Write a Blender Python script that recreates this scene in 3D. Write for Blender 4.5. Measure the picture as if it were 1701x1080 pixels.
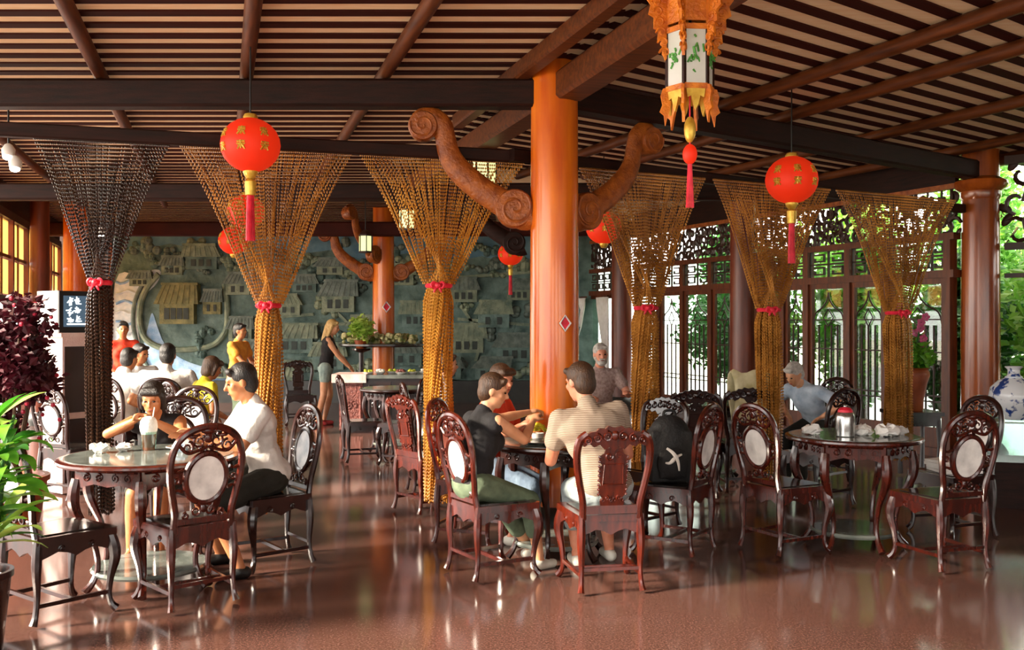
import bpy, math, random
from mathutils import Vector as V, Matrix, Quaternion
import numpy as np
for o in list(bpy.data.objects): bpy.data.objects.remove(o)
SC = bpy.context.scene
COL = SC.collection
random.seed(7)
PI = math.pi

# ------------------------------------------------------------ camera, sky, sun, exposure
FPX, CX, HY, CH = 1600.0, 850.5, 535.0, 1.62      # focal length in px, centre, horizon row, eye height
cam = bpy.data.cameras.new('camera'); cam.sensor_width = 36.0; cam.lens = FPX/1701*36.0
cam.shift_y = -5/1701.0; cam.clip_end = 300; cam.clip_start = .05
camo = bpy.data.objects.new('camera', cam); COL.objects.link(camo)
camo.location = (0, 0, CH); camo.rotation_euler = (PI/2, 0, 0)
SC.camera = camo
w = bpy.data.worlds.new('sky'); SC.world = w; w.use_nodes = True
bg = w.node_tree.nodes['Background']; bg.inputs[0].default_value = (1.0, .96, .90, 1); bg.inputs[1].default_value = 3.1
sun = bpy.data.lights.new('sun', 'SUN'); sun.energy = 10.0; sun.angle = math.radians(12); sun.color = (1, .86, .68)
suno = bpy.data.objects.new('sun', sun); COL.objects.link(suno)
sd = V((1.0, .38, -.50)).normalized()               # from the open left side, a little from the front
suno.rotation_euler = sd.to_track_quat('-Z', 'Y').to_euler()
SC.view_settings.view_transform = 'Standard'; SC.view_settings.look = 'None'
SC.view_settings.gamma = 1.0; SC.view_settings.use_curve_mapping = False
SC.view_settings.exposure = 1.03

# ------------------------------------------------------------ helpers
def G(px, py):                                      # pixel on the floor -> point
    y = FPX*CH/(py-HY); return V(((px-CX)/FPX*y, y, 0))
def P(px, py, y):                                   # pixel at depth y -> point
    return V(((px-CX)/FPX*y, y, CH-(py-HY)/FPX*y))
def hx(s):
    s = s.lstrip('#'); c = [int(s[i:i+2], 16)/255 for i in (0, 2, 4)]
    return tuple((x/12.92 if x <= .04045 else ((x+.055)/1.055)**2.4) for x in c)
def spl(pts, n=6, closed=False):                    # Catmull-Rom through points (any dimension)
    pts = [tuple(p) for p in pts]; N = len(pts); out = []
    rng = range(N if closed else N-1)
    for i in rng:
        if closed: a, b, c, d = pts[(i-1) % N], pts[i], pts[(i+1) % N], pts[(i+2) % N]
        else: a, b, c, d = pts[max(i-1, 0)], pts[i], pts[i+1], pts[min(i+2, N-1)]
        for k in range(n):
            t = k/n
            out.append(tuple(.5*(2*q+(r-p)*t+(2*p-5*q+4*r-s)*t*t+(3*q-p-3*r+s)*t**3) for p, q, r, s in zip(a, b, c, d)))
    if not closed: out.append(pts[-1])
    return out
class MB:
    def __init__(s): s.v = []; s.f = []
    def add(s, vs, fs, M=None):
        o = len(s.v)
        if M is not None: vs = [M @ V(p) for p in vs]
        s.v += [tuple(p) for p in vs]; s.f += [tuple(i+o for i in f) for f in fs]
        return s
    def box(s, c, d, M=None, taper=1.0):
        x, y, z = d[0]/2, d[1]/2, d[2]/2; t = taper
        vs = [(-x, -y, -z), (x, -y, -z), (x, y, -z), (-x, y, -z), (-x*t, -y*t, z), (x*t, -y*t, z), (x*t, y*t, z), (-x*t, y*t, z)]
        fs = [(3, 2, 1, 0), (4, 5, 6, 7), (0, 1, 5, 4), (1, 2, 6, 5), (2, 3, 7, 6), (3, 0, 4, 7)]
        T = Matrix.Translation(V(c))
        return s.add(vs, fs, T @ M if M is not None else T)
    def bar(s, a, b, wd, ht, up=(0, 0, 1)):             # box beam from a to b
        a, b = V(a), V(b); d = (b-a); L = d.length; d = d/L
        r = d.cross(V(up))
        if r.length < 1e-4: r = d.cross(V((0, 1, 0)))
        r.normalize(); u = r.cross(d)
        R = Matrix((r, d, u)).transposed().to_4x4()
        return s.box((a+b)/2, (wd, L, ht), R)
    def tube(s, pts, r, n=8, closed=False, flat=1.0, up=None, caps=True):
        pts = [V(p) for p in pts]; N = len(pts)
        rr = r if hasattr(r, '__len__') else [r]*N
        if len(rr) != N:
            rr = list(np.interp(np.linspace(0, 1, N), np.linspace(0, 1, len(rr)), rr))
        tan = []
        for i in range(N):
            if closed: t = pts[(i+1) % N]-pts[i-1]
            else: t = pts[min(i+1, N-1)]-pts[max(i-1, 0)]
            tan.append(t.normalized() if t.length > 1e-9 else V((0, 0, 1)))
        u = V(up) if up else (V((0, 0, 1)) if abs(tan[0].z) < .9 else V((1, 0, 0)))
        vs = []; fs = []
        for i in range(N):
            if up: u = V(up)
            u = (u-tan[i]*u.dot(tan[i]))
            if u.length < 1e-6: u = tan[i].orthogonal()
            u.normalize(); q = tan[i].cross(u)
            for k in range(n):
                a = 2*PI*k/n
                vs.append(pts[i]+q*(math.cos(a)*rr[i])+u*(math.sin(a)*rr[i]*flat))
        for i in range(N if closed else N-1):
            j = (i+1) % N
            for k in range(n):
                l = (k+1) % n
                fs.append((i*n+k, i*n+l, j*n+l, j*n+k))
        if not closed and caps:
            fs.append(tuple(range(n-1, -1, -1))); fs.append(tuple((N-1)*n+k for k in range(n)))
        return s.add(vs, fs)
    def lathe(s, prof, n=20, c=(0, 0, 0), M=None, sx=1, sy=1):
        vs = []; fs = []; N = len(prof)
        for (r, z) in prof:
            for k in range(n):
                a = 2*PI*k/n; vs.append((r*math.cos(a)*sx, r*math.sin(a)*sy, z))
        for i in range(N-1):
            for k in range(n):
                l = (k+1) % n; fs.append((i*n+k, i*n+l, (i+1)*n+l, (i+1)*n+k))
        fs.append(tuple(range(n-1, -1, -1))); fs.append(tuple((N-1)*n+k for k in range(n)))
        T = Matrix.Translation(V(c))
        return s.add(vs, fs, T @ M if M is not None else T)
    def ell(s, c, r, R=None, nu=12, nv=8):
        if not hasattr(r, '__len__'): r = (r, r, r)
        vs = [(0, 0, -r[2])]; fs = []
        for i in range(1, nv):
            t = -PI/2+PI*i/nv
            for k in range(nu):
                a = 2*PI*k/nu; vs.append((r[0]*math.cos(t)*math.cos(a), r[1]*math.cos(t)*math.sin(a), r[2]*math.sin(t)))
        vs.append((0, 0, r[2])); top = len(vs)-1
        for k in range(nu):
            l = (k+1) % nu; fs.append((0, 1+l, 1+k)); fs.append((top, top-nu+k, top-nu+l))
            for i in range(nv-2):
                a = 1+i*nu; fs.append((a+k, a+l, a+nu+l, a+nu+k))
        T = Matrix.Translation(V(c))
        return s.add(vs, fs, T @ R.to_4x4() if R is not None else T)
    def cap(s, a, b, ra, rb, n=10):                     # tapered capsule
        a, b = V(a), V(b); d = b-a; L = d.length
        d = d/L if L > 1e-6 else V((0, 0, 1))
        pts = []; rr = []
        for k in (0, 1, 2): t = PI/2*(k+.15)/3; pts.append(a-d*ra*math.cos(t)); rr.append(ra*math.sin(t))
        pts.append(a); rr.append(ra); pts.append(b); rr.append(rb)
        for k in (2, 1, 0): t = PI/2*(k+.15)/3; pts.append(b+d*rb*math.cos(t)); rr.append(rb*math.sin(t))
        return s.tube(pts, rr, n)
    def prism(s, poly, d0, d1, M=None):                 # poly in xy, extruded d0..d1 along z
        n = len(poly)
        vs = [(p[0], p[1], d0) for p in poly]+[(p[0], p[1], d1) for p in poly]
        fs = [tuple(range(n-1, -1, -1)), tuple(range(n, 2*n))]+[(i, (i+1) % n, n+(i+1) % n, n+i) for i in range(n)]
        return s.add(vs, fs, M)
    def mesh(s, name, smooth=True, ang=38):
        m = bpy.data.meshes.new(name); m.from_pydata(s.v, [], s.f); m.update()
        if smooth:
            m.polygons.foreach_set('use_smooth', [True]*len(m.polygons)); m.set_sharp_from_angle(angle=math.radians(ang))
        return m
    def build(s, name, mt, parent=None, loc=None, smooth=True, kind=None, ang=38):
        m = s.mesh(name, smooth, ang); m.materials.append(mt)
        o = bpy.data.objects.new(name, m); COL.objects.link(o)
        if loc is not None: o.location = loc
        if parent is not None: o.parent = parent
        if kind: o['kind'] = kind
        return o
def tag(o, label=None, cat=None, group=None, kind=None):
    if label: o['label'] = label
    if cat: o['category'] = cat
    if group: o['group'] = group
    if kind: o['kind'] = kind
    return o
def thing(name, label=None, cat=None, loc=(0, 0, 0), rz=0, group=None, kind=None):
    o = bpy.data.objects.new(name, None); COL.objects.link(o); o.empty_display_size = .05
    o.location = loc; o.rotation_euler = (0, 0, rz)
    return tag(o, label, cat, group, kind)
KIDS = {}
def copy_tree(o, parent=None):
    c = o.copy(); COL.objects.link(c); c.parent = parent
    for ch in o.children: copy_tree(ch, c)
    return c
def face_rz(fx, fy): return math.atan2(-fx, fy)         # local +Y turned to (fx, fy)

# ------------------------------------------------------------ materials
def mat(name, c1, c2=None, rough=.5, metal=0, scale=6, stretch=(1, 1, 1), bump=0, bscale=60, spec=.5, emis=None, es=0, coat=0, sss=0, contrast=(.3, .7), detail=5, trans=None):
    m = bpy.data.materials.new(name); m.use_nodes = True
    nt = m.node_tree; b = nt.nodes['Principled BSDF']; L = nt.links.new
    if isinstance(c1, str): c1 = hx(c1)
    if isinstance(c2, str): c2 = hx(c2)
    b.inputs['Base Color'].default_value = (*c1, 1); b.inputs['Roughness'].default_value = rough
    b.inputs['Metallic'].default_value = metal; b.inputs['Specular IOR Level'].default_value = spec
    if coat: b.inputs['Coat Weight'].default_value = coat; b.inputs['Coat Roughness'].default_value = .12
    if sss: b.inputs['Subsurface Weight'].default_value = sss; b.inputs['Subsurface Radius'].default_value = (.02, .008, .004)
    if emis: b.inputs['Emission Color'].default_value = (*emis, 1); b.inputs['Emission Strength'].default_value = es
    if c2 or bump:
        tc = nt.nodes.new('ShaderNodeTexCoord'); mp = nt.nodes.new('ShaderNodeMapping'); L(tc.outputs['Object'], mp.inputs[0])
        mp.inputs['Scale'].default_value = stretch
    if c2:
        nz = nt.nodes.new('ShaderNodeTexNoise'); nz.inputs['Scale'].default_value = scale; nz.inputs['Detail'].default_value = detail
        L(mp.outputs[0], nz.inputs['Vector']); cr = nt.nodes.new('ShaderNodeValToRGB')
        cr.color_ramp.elements[0].position = contrast[0]; cr.color_ramp.elements[1].position = contrast[1]
        cr.color_ramp.elements[0].color = (*c1, 1); cr.color_ramp.elements[1].color = (*c2, 1)
        L(nz.outputs['Fac'], cr.inputs[0]); L(cr.outputs[0], b.inputs['Base Color'])
    if bump:
        n2 = nt.nodes.new('ShaderNodeTexNoise'); n2.inputs['Scale'].default_value = bscale; n2.inputs['Detail'].default_value = 3
        L(mp.outputs[0], n2.inputs['Vector']); bp = nt.nodes.new('ShaderNodeBump'); bp.inputs['Strength'].default_value = bump; bp.inputs['Distance'].default_value = .02
        L(n2.outputs['Fac'], bp.inputs['Height']); L(bp.outputs[0], b.inputs['Normal'])
    if trans:                                           # thin translucent paper / leaf
        tr = nt.nodes.new('ShaderNodeBsdfTranslucent'); tr.inputs[0].default_value = (*c1, 1)
        mx = nt.nodes.new('ShaderNodeMixShader'); mx.inputs[0].default_value = trans
        L(b.outputs[0], mx.inputs[1]); L(tr.outputs[0], mx.inputs[2]); L(mx.outputs[0], nt.nodes['Material Output'].inputs[0])
    return m
def glass(name, tint, refl=.08, rough=.02):
    m = bpy.data.materials.new(name); m.use_nodes = True; nt = m.node_tree; L = nt.links.new
    t = nt.nodes.new('ShaderNodeBsdfTransparent'); t.inputs[0].default_value = (*tint, 1)
    g = nt.nodes.new('ShaderNodeBsdfGlossy'); g.inputs['Roughness'].default_value = rough
    mx = nt.nodes.new('ShaderNodeMixShader'); mx.inputs[0].default_value = refl
    L(t.outputs[0], mx.inputs[1]); L(g.outputs[0], mx.inputs[2]); L(mx.outputs[0], nt.nodes['Material Output'].inputs[0])
    return m
K = {}
K['floor'] = mat('floor_terrazzo', '#422a23', '#715047', rough=.12, scale=90, spec=.62, contrast=(.35, .65), detail=8)
K['cream'] = mat('roof_boards', '#f4d3a4', '#fde6c2', rough=.8, scale=5, stretch=(1, 6, 1))
K['batten'] = mat('batten_wood', '#2a0a05', '#421208', rough=.7, spec=.2, scale=5, stretch=(.5, 8, 1))
K['beam'] = mat('dark_beam', '#160703', '#2e1108', rough=.6, scale=6, stretch=(.6, 6, 6), bump=.15, spec=.25)
K['rafter'] = mat('rafter_wood', '#44200d', '#703b17', rough=.5, spec=.3, scale=5, stretch=(6, .6, 6))
K['column'] = mat('polished_column', '#c2440a', '#f5861c', rough=.24, scale=2.4, stretch=(2.5, 2.5, .35), spec=.5, coat=.3)
K['column2'] = mat('brown_column', '#7a3410', '#b0581c', rough=.25, scale=3, stretch=(3, 3, .4), spec=.6, coat=.3)
K['column3'] = mat('dull_red_column', '#4f1e10', '#7e3a22', rough=.35, scale=3, stretch=(3, 3, .4))
K['scroll'] = mat('scroll_wood', '#7d3a10', '#b06020', rough=.42, scale=14, bump=.5, bscale=45)
K['rose'] = mat('rosewood', '#2c0c07', '#561c10', rough=.22, scale=7, stretch=(4, 4, .8), spec=.6, coat=.35)
K['rose2'] = mat('red_rosewood', '#36100a', '#64200e', rough=.22, scale=7, stretch=(4, 4, .8), spec=.6, coat=.35)
K['ebony'] = mat('dark_rosewood', '#170705', '#30110b', rough=.25, scale=7, stretch=(4, 4, .8), spec=.6, coat=.3)
K['marble'] = mat('white_marble', '#c9c6c2', '#f4f1ec', rough=.25, scale=9, contrast=(.3, .6), detail=8)
K['marble_blue'] = mat('blue_marble', '#8fa0b4', '#dfe6ee', rough=.25, scale=9, contrast=(.3, .6), detail=8)
K['marble_top'] = mat('table_marble', '#3f4642', '#7f857f', rough=.1, scale=7, contrast=(.25, .75), detail=8, spec=.6)
K['seatdark'] = mat('seat_inlay', '#1a1412', '#3a322e', rough=.12, scale=8, spec=.6)
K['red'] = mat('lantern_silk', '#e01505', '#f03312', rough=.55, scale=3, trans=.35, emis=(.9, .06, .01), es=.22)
K['redrib'] = mat('lantern_rib', '#b00d04', rough=.5)
K['gold'] = mat('gilding', '#c08a20', '#f0cf5a', rough=.35, metal=.4, scale=20)
K['redbow'] = mat('red_bow', '#c8102a', '#f0304a', rough=.5, scale=20)
K['bead'] = mat('bead_amber', '#7a4612', '#cf9040', rough=.22, scale=3, spec=.6)
K['beadgold'] = mat('bead_gold', '#955410', '#e0a444', rough=.22, scale=3, spec=.6)
K['beadbacklit'] = mat('bead_backlit', '#120a07', '#3a2415', rough=.25, scale=3, spec=.6)  # dark base colour stands in for the backlit silhouette
K['orangewood'] = mat('carved_gilt_wood', '#b0520c', '#e98a1e', rough=.45, scale=14, bump=.4)
K['paper'] = mat('lantern_paper', '#e8efe6', '#ffffff', rough=.7, scale=4, trans=.4)
K['paperglow'] = mat('lit_lantern_paper', '#e6eab0', '#f6f8d8', rough=.7, scale=4, trans=.4, emis=(.85, .9, .55), es=.55)
K['ink'] = mat('green_ink', '#2f7a2c', '#5fae4a', rough=.6, scale=20)
K['glass'] = glass('window_glass', (.90, .97, .93), .07)
K['caseglass'] = glass('case_glass', (.80, .92, .88), .12)
K['frame'] = mat('window_wood', '#4a1f0c', '#71340f', rough=.4, scale=6, stretch=(4, 4, .6))
K['framedark'] = mat('lattice_wood', '#24100a', '#3f1d10', rough=.5, scale=6)
K['stone'] = mat('relief_stone', '#38544f', '#7a9690', rough=.65, scale=3.2, bump=1.0, bscale=9, contrast=(.32, .7), detail=9)
K['stone2'] = mat('relief_house_stone', '#5c7264', '#9aa68c', rough=.6, scale=6, bump=.5, bscale=26)
K['stone3'] = mat('relief_roof_stone', '#475a54', '#7d8d84', rough=.55, scale=8, bump=.4, bscale=30)
K['stonegold'] = mat('relief_ochre_stone', '#5a5f3a', '#8f8c58', rough=.55, scale=8, bump=.4, bscale=30)
K['stonesky'] = mat('relief_painted_sky', '#3f6f8c', '#6d97a8', rough=.6, scale=4)
K['river'] = mat('relief_painted_river', '#5d94c8', '#b8d3ea', rough=.5, scale=5, bump=.3)
K['foam'] = mat('relief_river_foam', '#c3d2d8', '#eef2f2', rough=.5, scale=9, bump=.4)
K['stonedark'] = mat('relief_recess_stone', '#222d2a', '#34423e', rough=.6, scale=8)
K['plinth'] = mat('dark_plinth', '#1c1f1e', '#33332f', rough=.4, scale=5)
K['black'] = mat('black_plastic', '#0c0c0d', rough=.4)
K['white'] = mat('white_paint', '#e8e4de', rough=.5)
K['cloth_white'] = mat('white_cloth', '#e4e1da', '#f4f2ee', rough=.8, scale=12, bump=.3, bscale=22)
K['leaf'] = mat('green_leaf', '#3f8f24', '#8cc83c', rough=.45, scale=9, trans=.4)
K['leaflight'] = mat('pale_green_leaf', '#7fb83a', '#d8e67a', rough=.45, scale=7, trans=.35)
K['leafdark'] = mat('dark_green_leaf', '#245a1c', '#4a8f34', rough=.45, scale=9, trans=.4)
K['leafred'] = mat('maroon_leaf', '#2a0610', '#5c1024', rough=.5, scale=6, trans=.2)
K['leafyel'] = mat('garden_leaf', '#6cb032', '#c4e070', rough=.5, scale=2, trans=.5)
K['bark'] = mat('bark', '#3a2a1c', '#5c4630', rough=.8, scale=9)
K['terra'] = mat('terracotta', '#7a3412', '#a8521f', rough=.5, scale=6)
K['pink'] = mat('pink_petal', '#c22f6a', '#f08fb4', rough=.5, scale=9, trans=.2)
K['ground'] = mat('outdoor_paving', '#c9c3b4', '#e4dece', rough=.8, scale=3)
K['yellowglass'] = mat('amber_screen', '#e8cf9a', '#f6e6c0', rough=.6, scale=8, trans=.6)
# ------------------------------------------------------------ plan of the hall (metres; camera at the origin looking along +Y)
CC = V((.33, 7.5, 0))                                  # corner column
RC = V((5.51, 11.33, 0))                               # column at the end of the right-hand beam
DL = V((-.30, 1, 0)); DR = V((-.44, 1, 0))             # rafter directions, left and right roof fields
SD = V((1.3, 1, 0)).normalized()                       # batten direction of the right field
MY = 19.5                                              # mural wall
WA, WB = V((5.25, 11.4, 0)), V((1.40, 20.0, 0))        # door wall: near end, far end
WD = (WB-WA).normalized(); WO = V((WD.y, -WD.x, 0)); WL = (WB-WA).length
def wt(px):                                            # pixel column -> metres along the door wall
    a = (px-CX)/FPX
    return (WA.x-WA.y*a)/((WA.x-WB.x)+(WB.y-WA.y)*a)*WL
def LW(y): return V((-7.27-.33*(y-13.7), y, 0))        # left wall line
ZB0, ZB1 = 3.284, 3.50                                 # main beam
ZR = 3.56; ZC = 3.632                                  # rafters, roof boards
def tie(y): return CC.x+(CC.y-y)*.32                   # dividing line of the two roof fields
# floor
m = MB(); m.box((0, 9, -.1), (34, 34, .2)); fl = m.build('floor', K['floor'], kind='structure')
fl['label'] = 'glossy reddish brown terrazzo floor'
m = MB(); m.box((0, 20, -.3), (160, 160, .2)); m.build('ground', K['ground'], kind='structure')
# ceiling boards
LE = -4.75                                             # open left eave at y=5
def eave(y): return min(LE-.33*(y-5), LE+1.2)-.1
m = MB()
yb = MY+.2; y0 = -2.0
poly = [(eave(y0), y0), (14, y0), (14, 12), (RC.x+1.2, RC.y+.2), (3.2, yb), (eave(yb), yb)]
m.prism(poly, ZC, ZC+.05); cl = m.build('ceiling', K['cream'], kind='structure'); cl['label'] = 'cream roof boards above dark battens'
# unseen walls added behind the camera and on the right to limit daylight
wf = thing('wall_front_blocker', 'added dark wall with openings behind the viewer, unseen, holding back daylight', None, (0, -2.3, 0), kind='structure')
m = MB(); m.box((4.4, 0, .45), (14.8, .2, .9)); m.build('blocker_parapet', K['framedark'], wf)
m = MB(); m.box((4.4, 0, 3.2), (14.8, .2, .84)); m.build('blocker_header', K['framedark'], wf)
for k in range(6):
    m = MB(); m.box((-2.8+k*2.88, 0, 1.84), (.9, .2, 1.88)); m.build('blocker_pier', K['framedark'], wf)
m = MB(); m.bar((11.8, -2.2, 1.8), (8.6, 8.9, 1.8), .2, 3.64); o = m.build('wall_end_blocker', K['framedark'], kind='structure'); o['label'] = 'added dark end wall, unseen, holding back light from the right'  # added out of view to keep the right side dark
# battens, left field
bm_ = {}
def unit_batten(wd, key):
    m = MB(); m.box((.5, 0, 0), (1, wd, .013)); me = m.mesh(key, False); me.materials.append(K['batten']); bm_[key] = me
unit_batten(.105, 'batten_left'); unit_batten(.10, 'batten_right')
def batten(key, a, b):
    o = bpy.data.objects.new('batten', bm_[key]); COL.objects.link(o); o.parent = cl
    d = V(b)-V(a); o.location = (a[0], a[1], ZC-.006); o.scale = (d.length, 1, 1); o.rotation_euler = (0, 0, math.atan2(d.y, d.x))
y = 1.0
while y < MY:
    xl = eave(y)+.05; xr = tie(y) if y < 9.5 else min(WA.x+(WB.x-WA.x)*(y-WA.y)/(WB.y-WA.y)+.8, tie(9.5)) if y > 11 else tie(y)
    batten('batten_left', (xl, y), (xr, y)); y += .25
# battens, right field: parallel to SD, offset along its normal
nn = V((SD.y, -SD.x, 0))                               # towards the camera side
k = -26
while k < 28:
    s = k*.25; o0 = CC+nn*s                            # start on the dividing line x = CC.x + (CC.y-y)*.32
    # solve o0 + SD*t on the line
    t = (CC.x+.32*(CC.y-o0.y)-o0.x)/(SD.x+.32*SD.y)
    a = o0+SD*t
    tmax = 9.5
    if s < 0:                                          # stop at the door wall
        d = WD; den = SD.x*d.y-SD.y*d.x
        tt = ((WA.x-a.x)*d.y-(WA.y-a.y)*d.x)/den
        tmax = min(tmax, tt+.35)
    if a.y > .3 and tmax > .3 and a.y < 12: batten('batten_right', a, a+SD*tmax)
    k += 1
# main beams
def beam(name, a, b, wd, ht, z, label, mt='beam', cat='beam', group=None):
    m = MB(); a = V(a); b = V(b); c = (a+b)/2
    d = b-a; L = d.length
    e = min(wd, ht)*.12                                 # softened edges: octagonal section
    sec = [(-wd/2, -ht/2+e), (-wd/2+e, -ht/2), (wd/2-e, -ht/2), (wd/2, -ht/2+e), (wd/2, ht/2-e), (wd/2-e, ht/2), (-wd/2+e, ht/2), (-wd/2, ht/2-e)]
    M = Matrix(((0, 0, 1, 0), (1, 0, 0, 0), (0, 1, 0, 0), (0, 0, 0, 1)))
    m.prism(sec, -L/2, L/2, M)
    o = m.build(name, K[mt]); o.location = (c.x, c.y, z); o.rotation_euler = (0, 0, math.atan2(d.y, d.x))
    return tag(o, label, cat, group)
zb = (ZB0+ZB1)/2
beam('roof_beam', (-5.2, CC.y), (CC.x-.15, CC.y), .17, ZB1-ZB0, zb, 'thick dark roof beam with red lantern hanging, running left from the orange corner column')
beam('roof_beam', CC+(RC-CC).normalized()*.15, RC-(RC-CC).normalized()*.1, .17, ZB1-ZB0, zb, 'thick dark roof beam from the orange corner column to the brown column with collar')
tv = V((.32, -1, 0)).normalized()
beam('tie_beam', CC+tv*.12+V((.07, 0, 0)), CC+tv*7.2, .24, .22, 3.43, 'broad brown tie beam from the corner column top passing beside the carved lantern', 'rafter')
beam('tie_beam', CC+V((-.27, 0, 0))-tv*1.9, CC+V((-.27, 0, 0))+tv*7.0, .12, .13, 3.56, 'narrow brown tie beam alongside the broad tie beam at the corner column', 'rafter')
beam('tie_beam', CC+V((.05, 0, 0))-tv*.1, CC+V((.05, 0, 0))-tv*5.2, .24, .2, 3.43, 'broad tie beam behind the corner column running to the far hall', 'rafter')
beam('cross_beam', (-7.4, 12.6), (3.6, 12.6), .2, .22, 3.32, 'dark cross beam over the hall between the curtains and the mural')
beam('cross_beam', (-8.6, 16.6), (2.4, 16.6), .2, .24, 3.22, 'dark red cross beam nearest the stone mural', 'batten')
# lintel that carries the bead curtains
LZ = 2.95
def lintel_y(px):
    py = 215+(px*47/880.) if px < 880 else 262+(px-880)*63/700.
    return (LZ-CH)*FPX/(HY-py)
LP = [V((P(px, 500, lintel_y(px)).x, lintel_y(px), LZ)) for px in (-120, 445, 880)]
LQ = [V((P(px, 500, lintel_y(px)).x, lintel_y(px), LZ)) for px in (905, 1600)]
beam('curtain_rail', LP[0], LP[2]+V((.1, .03, 0)), .09, .10, LZ, 'dark rail carrying the bead curtains left of the corner column')
beam('curtain_rail', LQ[0], RC+V((-.12, .05, 0)), .09, .10, LZ, 'dark rail carrying the bead curtains right of the corner column')
# round rafters
def rafter(a, b, r, label, group, z=ZR):
    m = MB(); a = V(a); b = V(b); d = b-a; L = d.length
    m.tube([(0, -L/2, 0), (0, -L/4, .004), (0, L/4, -.003), (0, L/2, 0)], [r, r*1.05, r, r*.96], 10)
    o = m.build('rafter', K['rafter']); c = (a+b)/2; o.location = (c.x, c.y, z); o.rotation_euler = (0, 0, face_rz(d.x, d.y))
    return tag(o, label, 'rafter', group)
RL = {-130: 'round rafter over the dark beam above the white spotlight cluster', 165: 'round rafter over the dark beam above the very dark bead curtain', 410: 'round rafter over the dark beam directly above the large red lantern', 640: 'round rafter over the dark beam above the scroll bracket and golden curtain'}
for px in (-130, 165, 410, 640):
    b0 = P(px, 100, CC.y); b0.z = 0
    rafter(b0-DL*6.4, b0+DL*8.5, .052, RL[px], 'rafters of the left roof field')
RR = {.30: 'round rafter beside the large carved lantern, meeting the right hand beam', .43: 'second round rafter from the carved lantern on the right hand beam', .665: 'third round rafter from the carved lantern on the right hand beam', .90: 'round rafter meeting the right hand beam close to the collared column'}
for t in (.30, .43, .665, .90):
    b0 = CC+(RC-CC)*t
    lb = 1.6+3.6*(1-t)
    rafter(b0-DR*6.8, b0+DR*lb, .056, RR[t], 'rafters of the right roof field')
rafter(RC-DR*7.0+V((.35, .1, 0)), RC+V((.35, .1, 0))+DR*.2, .075, 'dark edge rafter running out over the brown column with collar', None)
# ------------------------------------------------------------ columns
def column(name, c, r, z1, mt, label, collar=None, base=True):
    t = thing(name, label, 'column', (c[0], c[1], 0))
    n = 28; prof = [(r*1.0, .0), (r*1.02, .6), (r*1.015, 1.6), (r*.99, 2.6), (r*.97, z1)]
    m = MB(); m.lathe(prof, n); m.build('shaft', K[mt], t)
    if base:
        m = MB(); m.lathe([(r*1.35, 0), (r*1.4, .05), (r*1.42, .1), (r*1.3, .15), (r*1.12, .2), (r*1.0, .21)], n); m.build('base', K['plinth'], t)
    if collar:
        m = MB(); z = collar; m.lathe([(r*.98, z-.12), (r*1.06, z-.08), (r*1.05, z-.02), (r*1.32, z+.02), (r*1.42, z+.06), (r*1.38, z+.1), (r*1.1, z+.13), (r*.95, z+.15)], n)
        m.build('collar', K[mt], t)
    return t
column('column', CC, .188, ZC, 'column', 'thick polished orange wooden column at the corner, with a diamond plaque')
rc = column('column', RC, .21, ZC, 'column2', 'glossy brown column with a collar near the blue and white vase', collar=3.17)
fc = P(637, 500, 17.0)
column('column', (fc.x, fc.y), .19, ZC, 'column', 'orange column in front of the stone mural, ringed by a flower shelf')
c = P(1243, 500, 1); s = wt(1243); q = WA+WD*s-WO*.1; column('column', q, .2, ZC, 'column3', 'dull red brown column between the two runs of lattice doors')
s = wt(1040); q = WA+WD*s-WO*.1; column('column', q, .19, ZC, 'column3', 'dull red brown column beside the bearded man and the draped doorway')
q = P(66, 400, 15.2); column('column', (q.x, q.y), .145, ZC, 'column3', 'slim dark red column beside the amber windows')
q = P(126, 400, 16.2); column('column', (q.x, q.y), .2, ZC, 'column', 'orange column behind the television near the left wall')
# diamond plaques
def plaque(px, py, c, r, s, label):
    a = math.atan2((px-CX)/FPX*c[1]-c[0], -math.sqrt(max(r*r-((px-CX)/FPX*c[1]-c[0])**2, .001)))
    d = V((math.sin(a), math.cos(a), 0)); z = P(px, py, c[1]-r).z
    t = thing('diamond_plaque', label, 'plaque', (c[0]+d.x*r, c[1]+d.y*r, z), face_rz(d.x, d.y))
    m = MB(); m.tube([(s, .01, 0), (0, .01, s*1.25), (-s, .01, 0), (0, .01, -s*1.25)], s*.2, 6, closed=True); m.build('rim', K['white'], t)
    m = MB(); m.prism([(s*.8, 0), (0, s), (-s*.8, 0), (0, -s)], 0, .012, Matrix.Rotation(-PI/2, 4, 'X')); m.build('panel', K['redbow'], t)
plaque(936, 537, CC, .192, .045, 'small white edged diamond plaque on the orange corner column')
plaque(644, 510, fc, .193, .07, 'small diamond plaque on the orange column before the mural')
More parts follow.
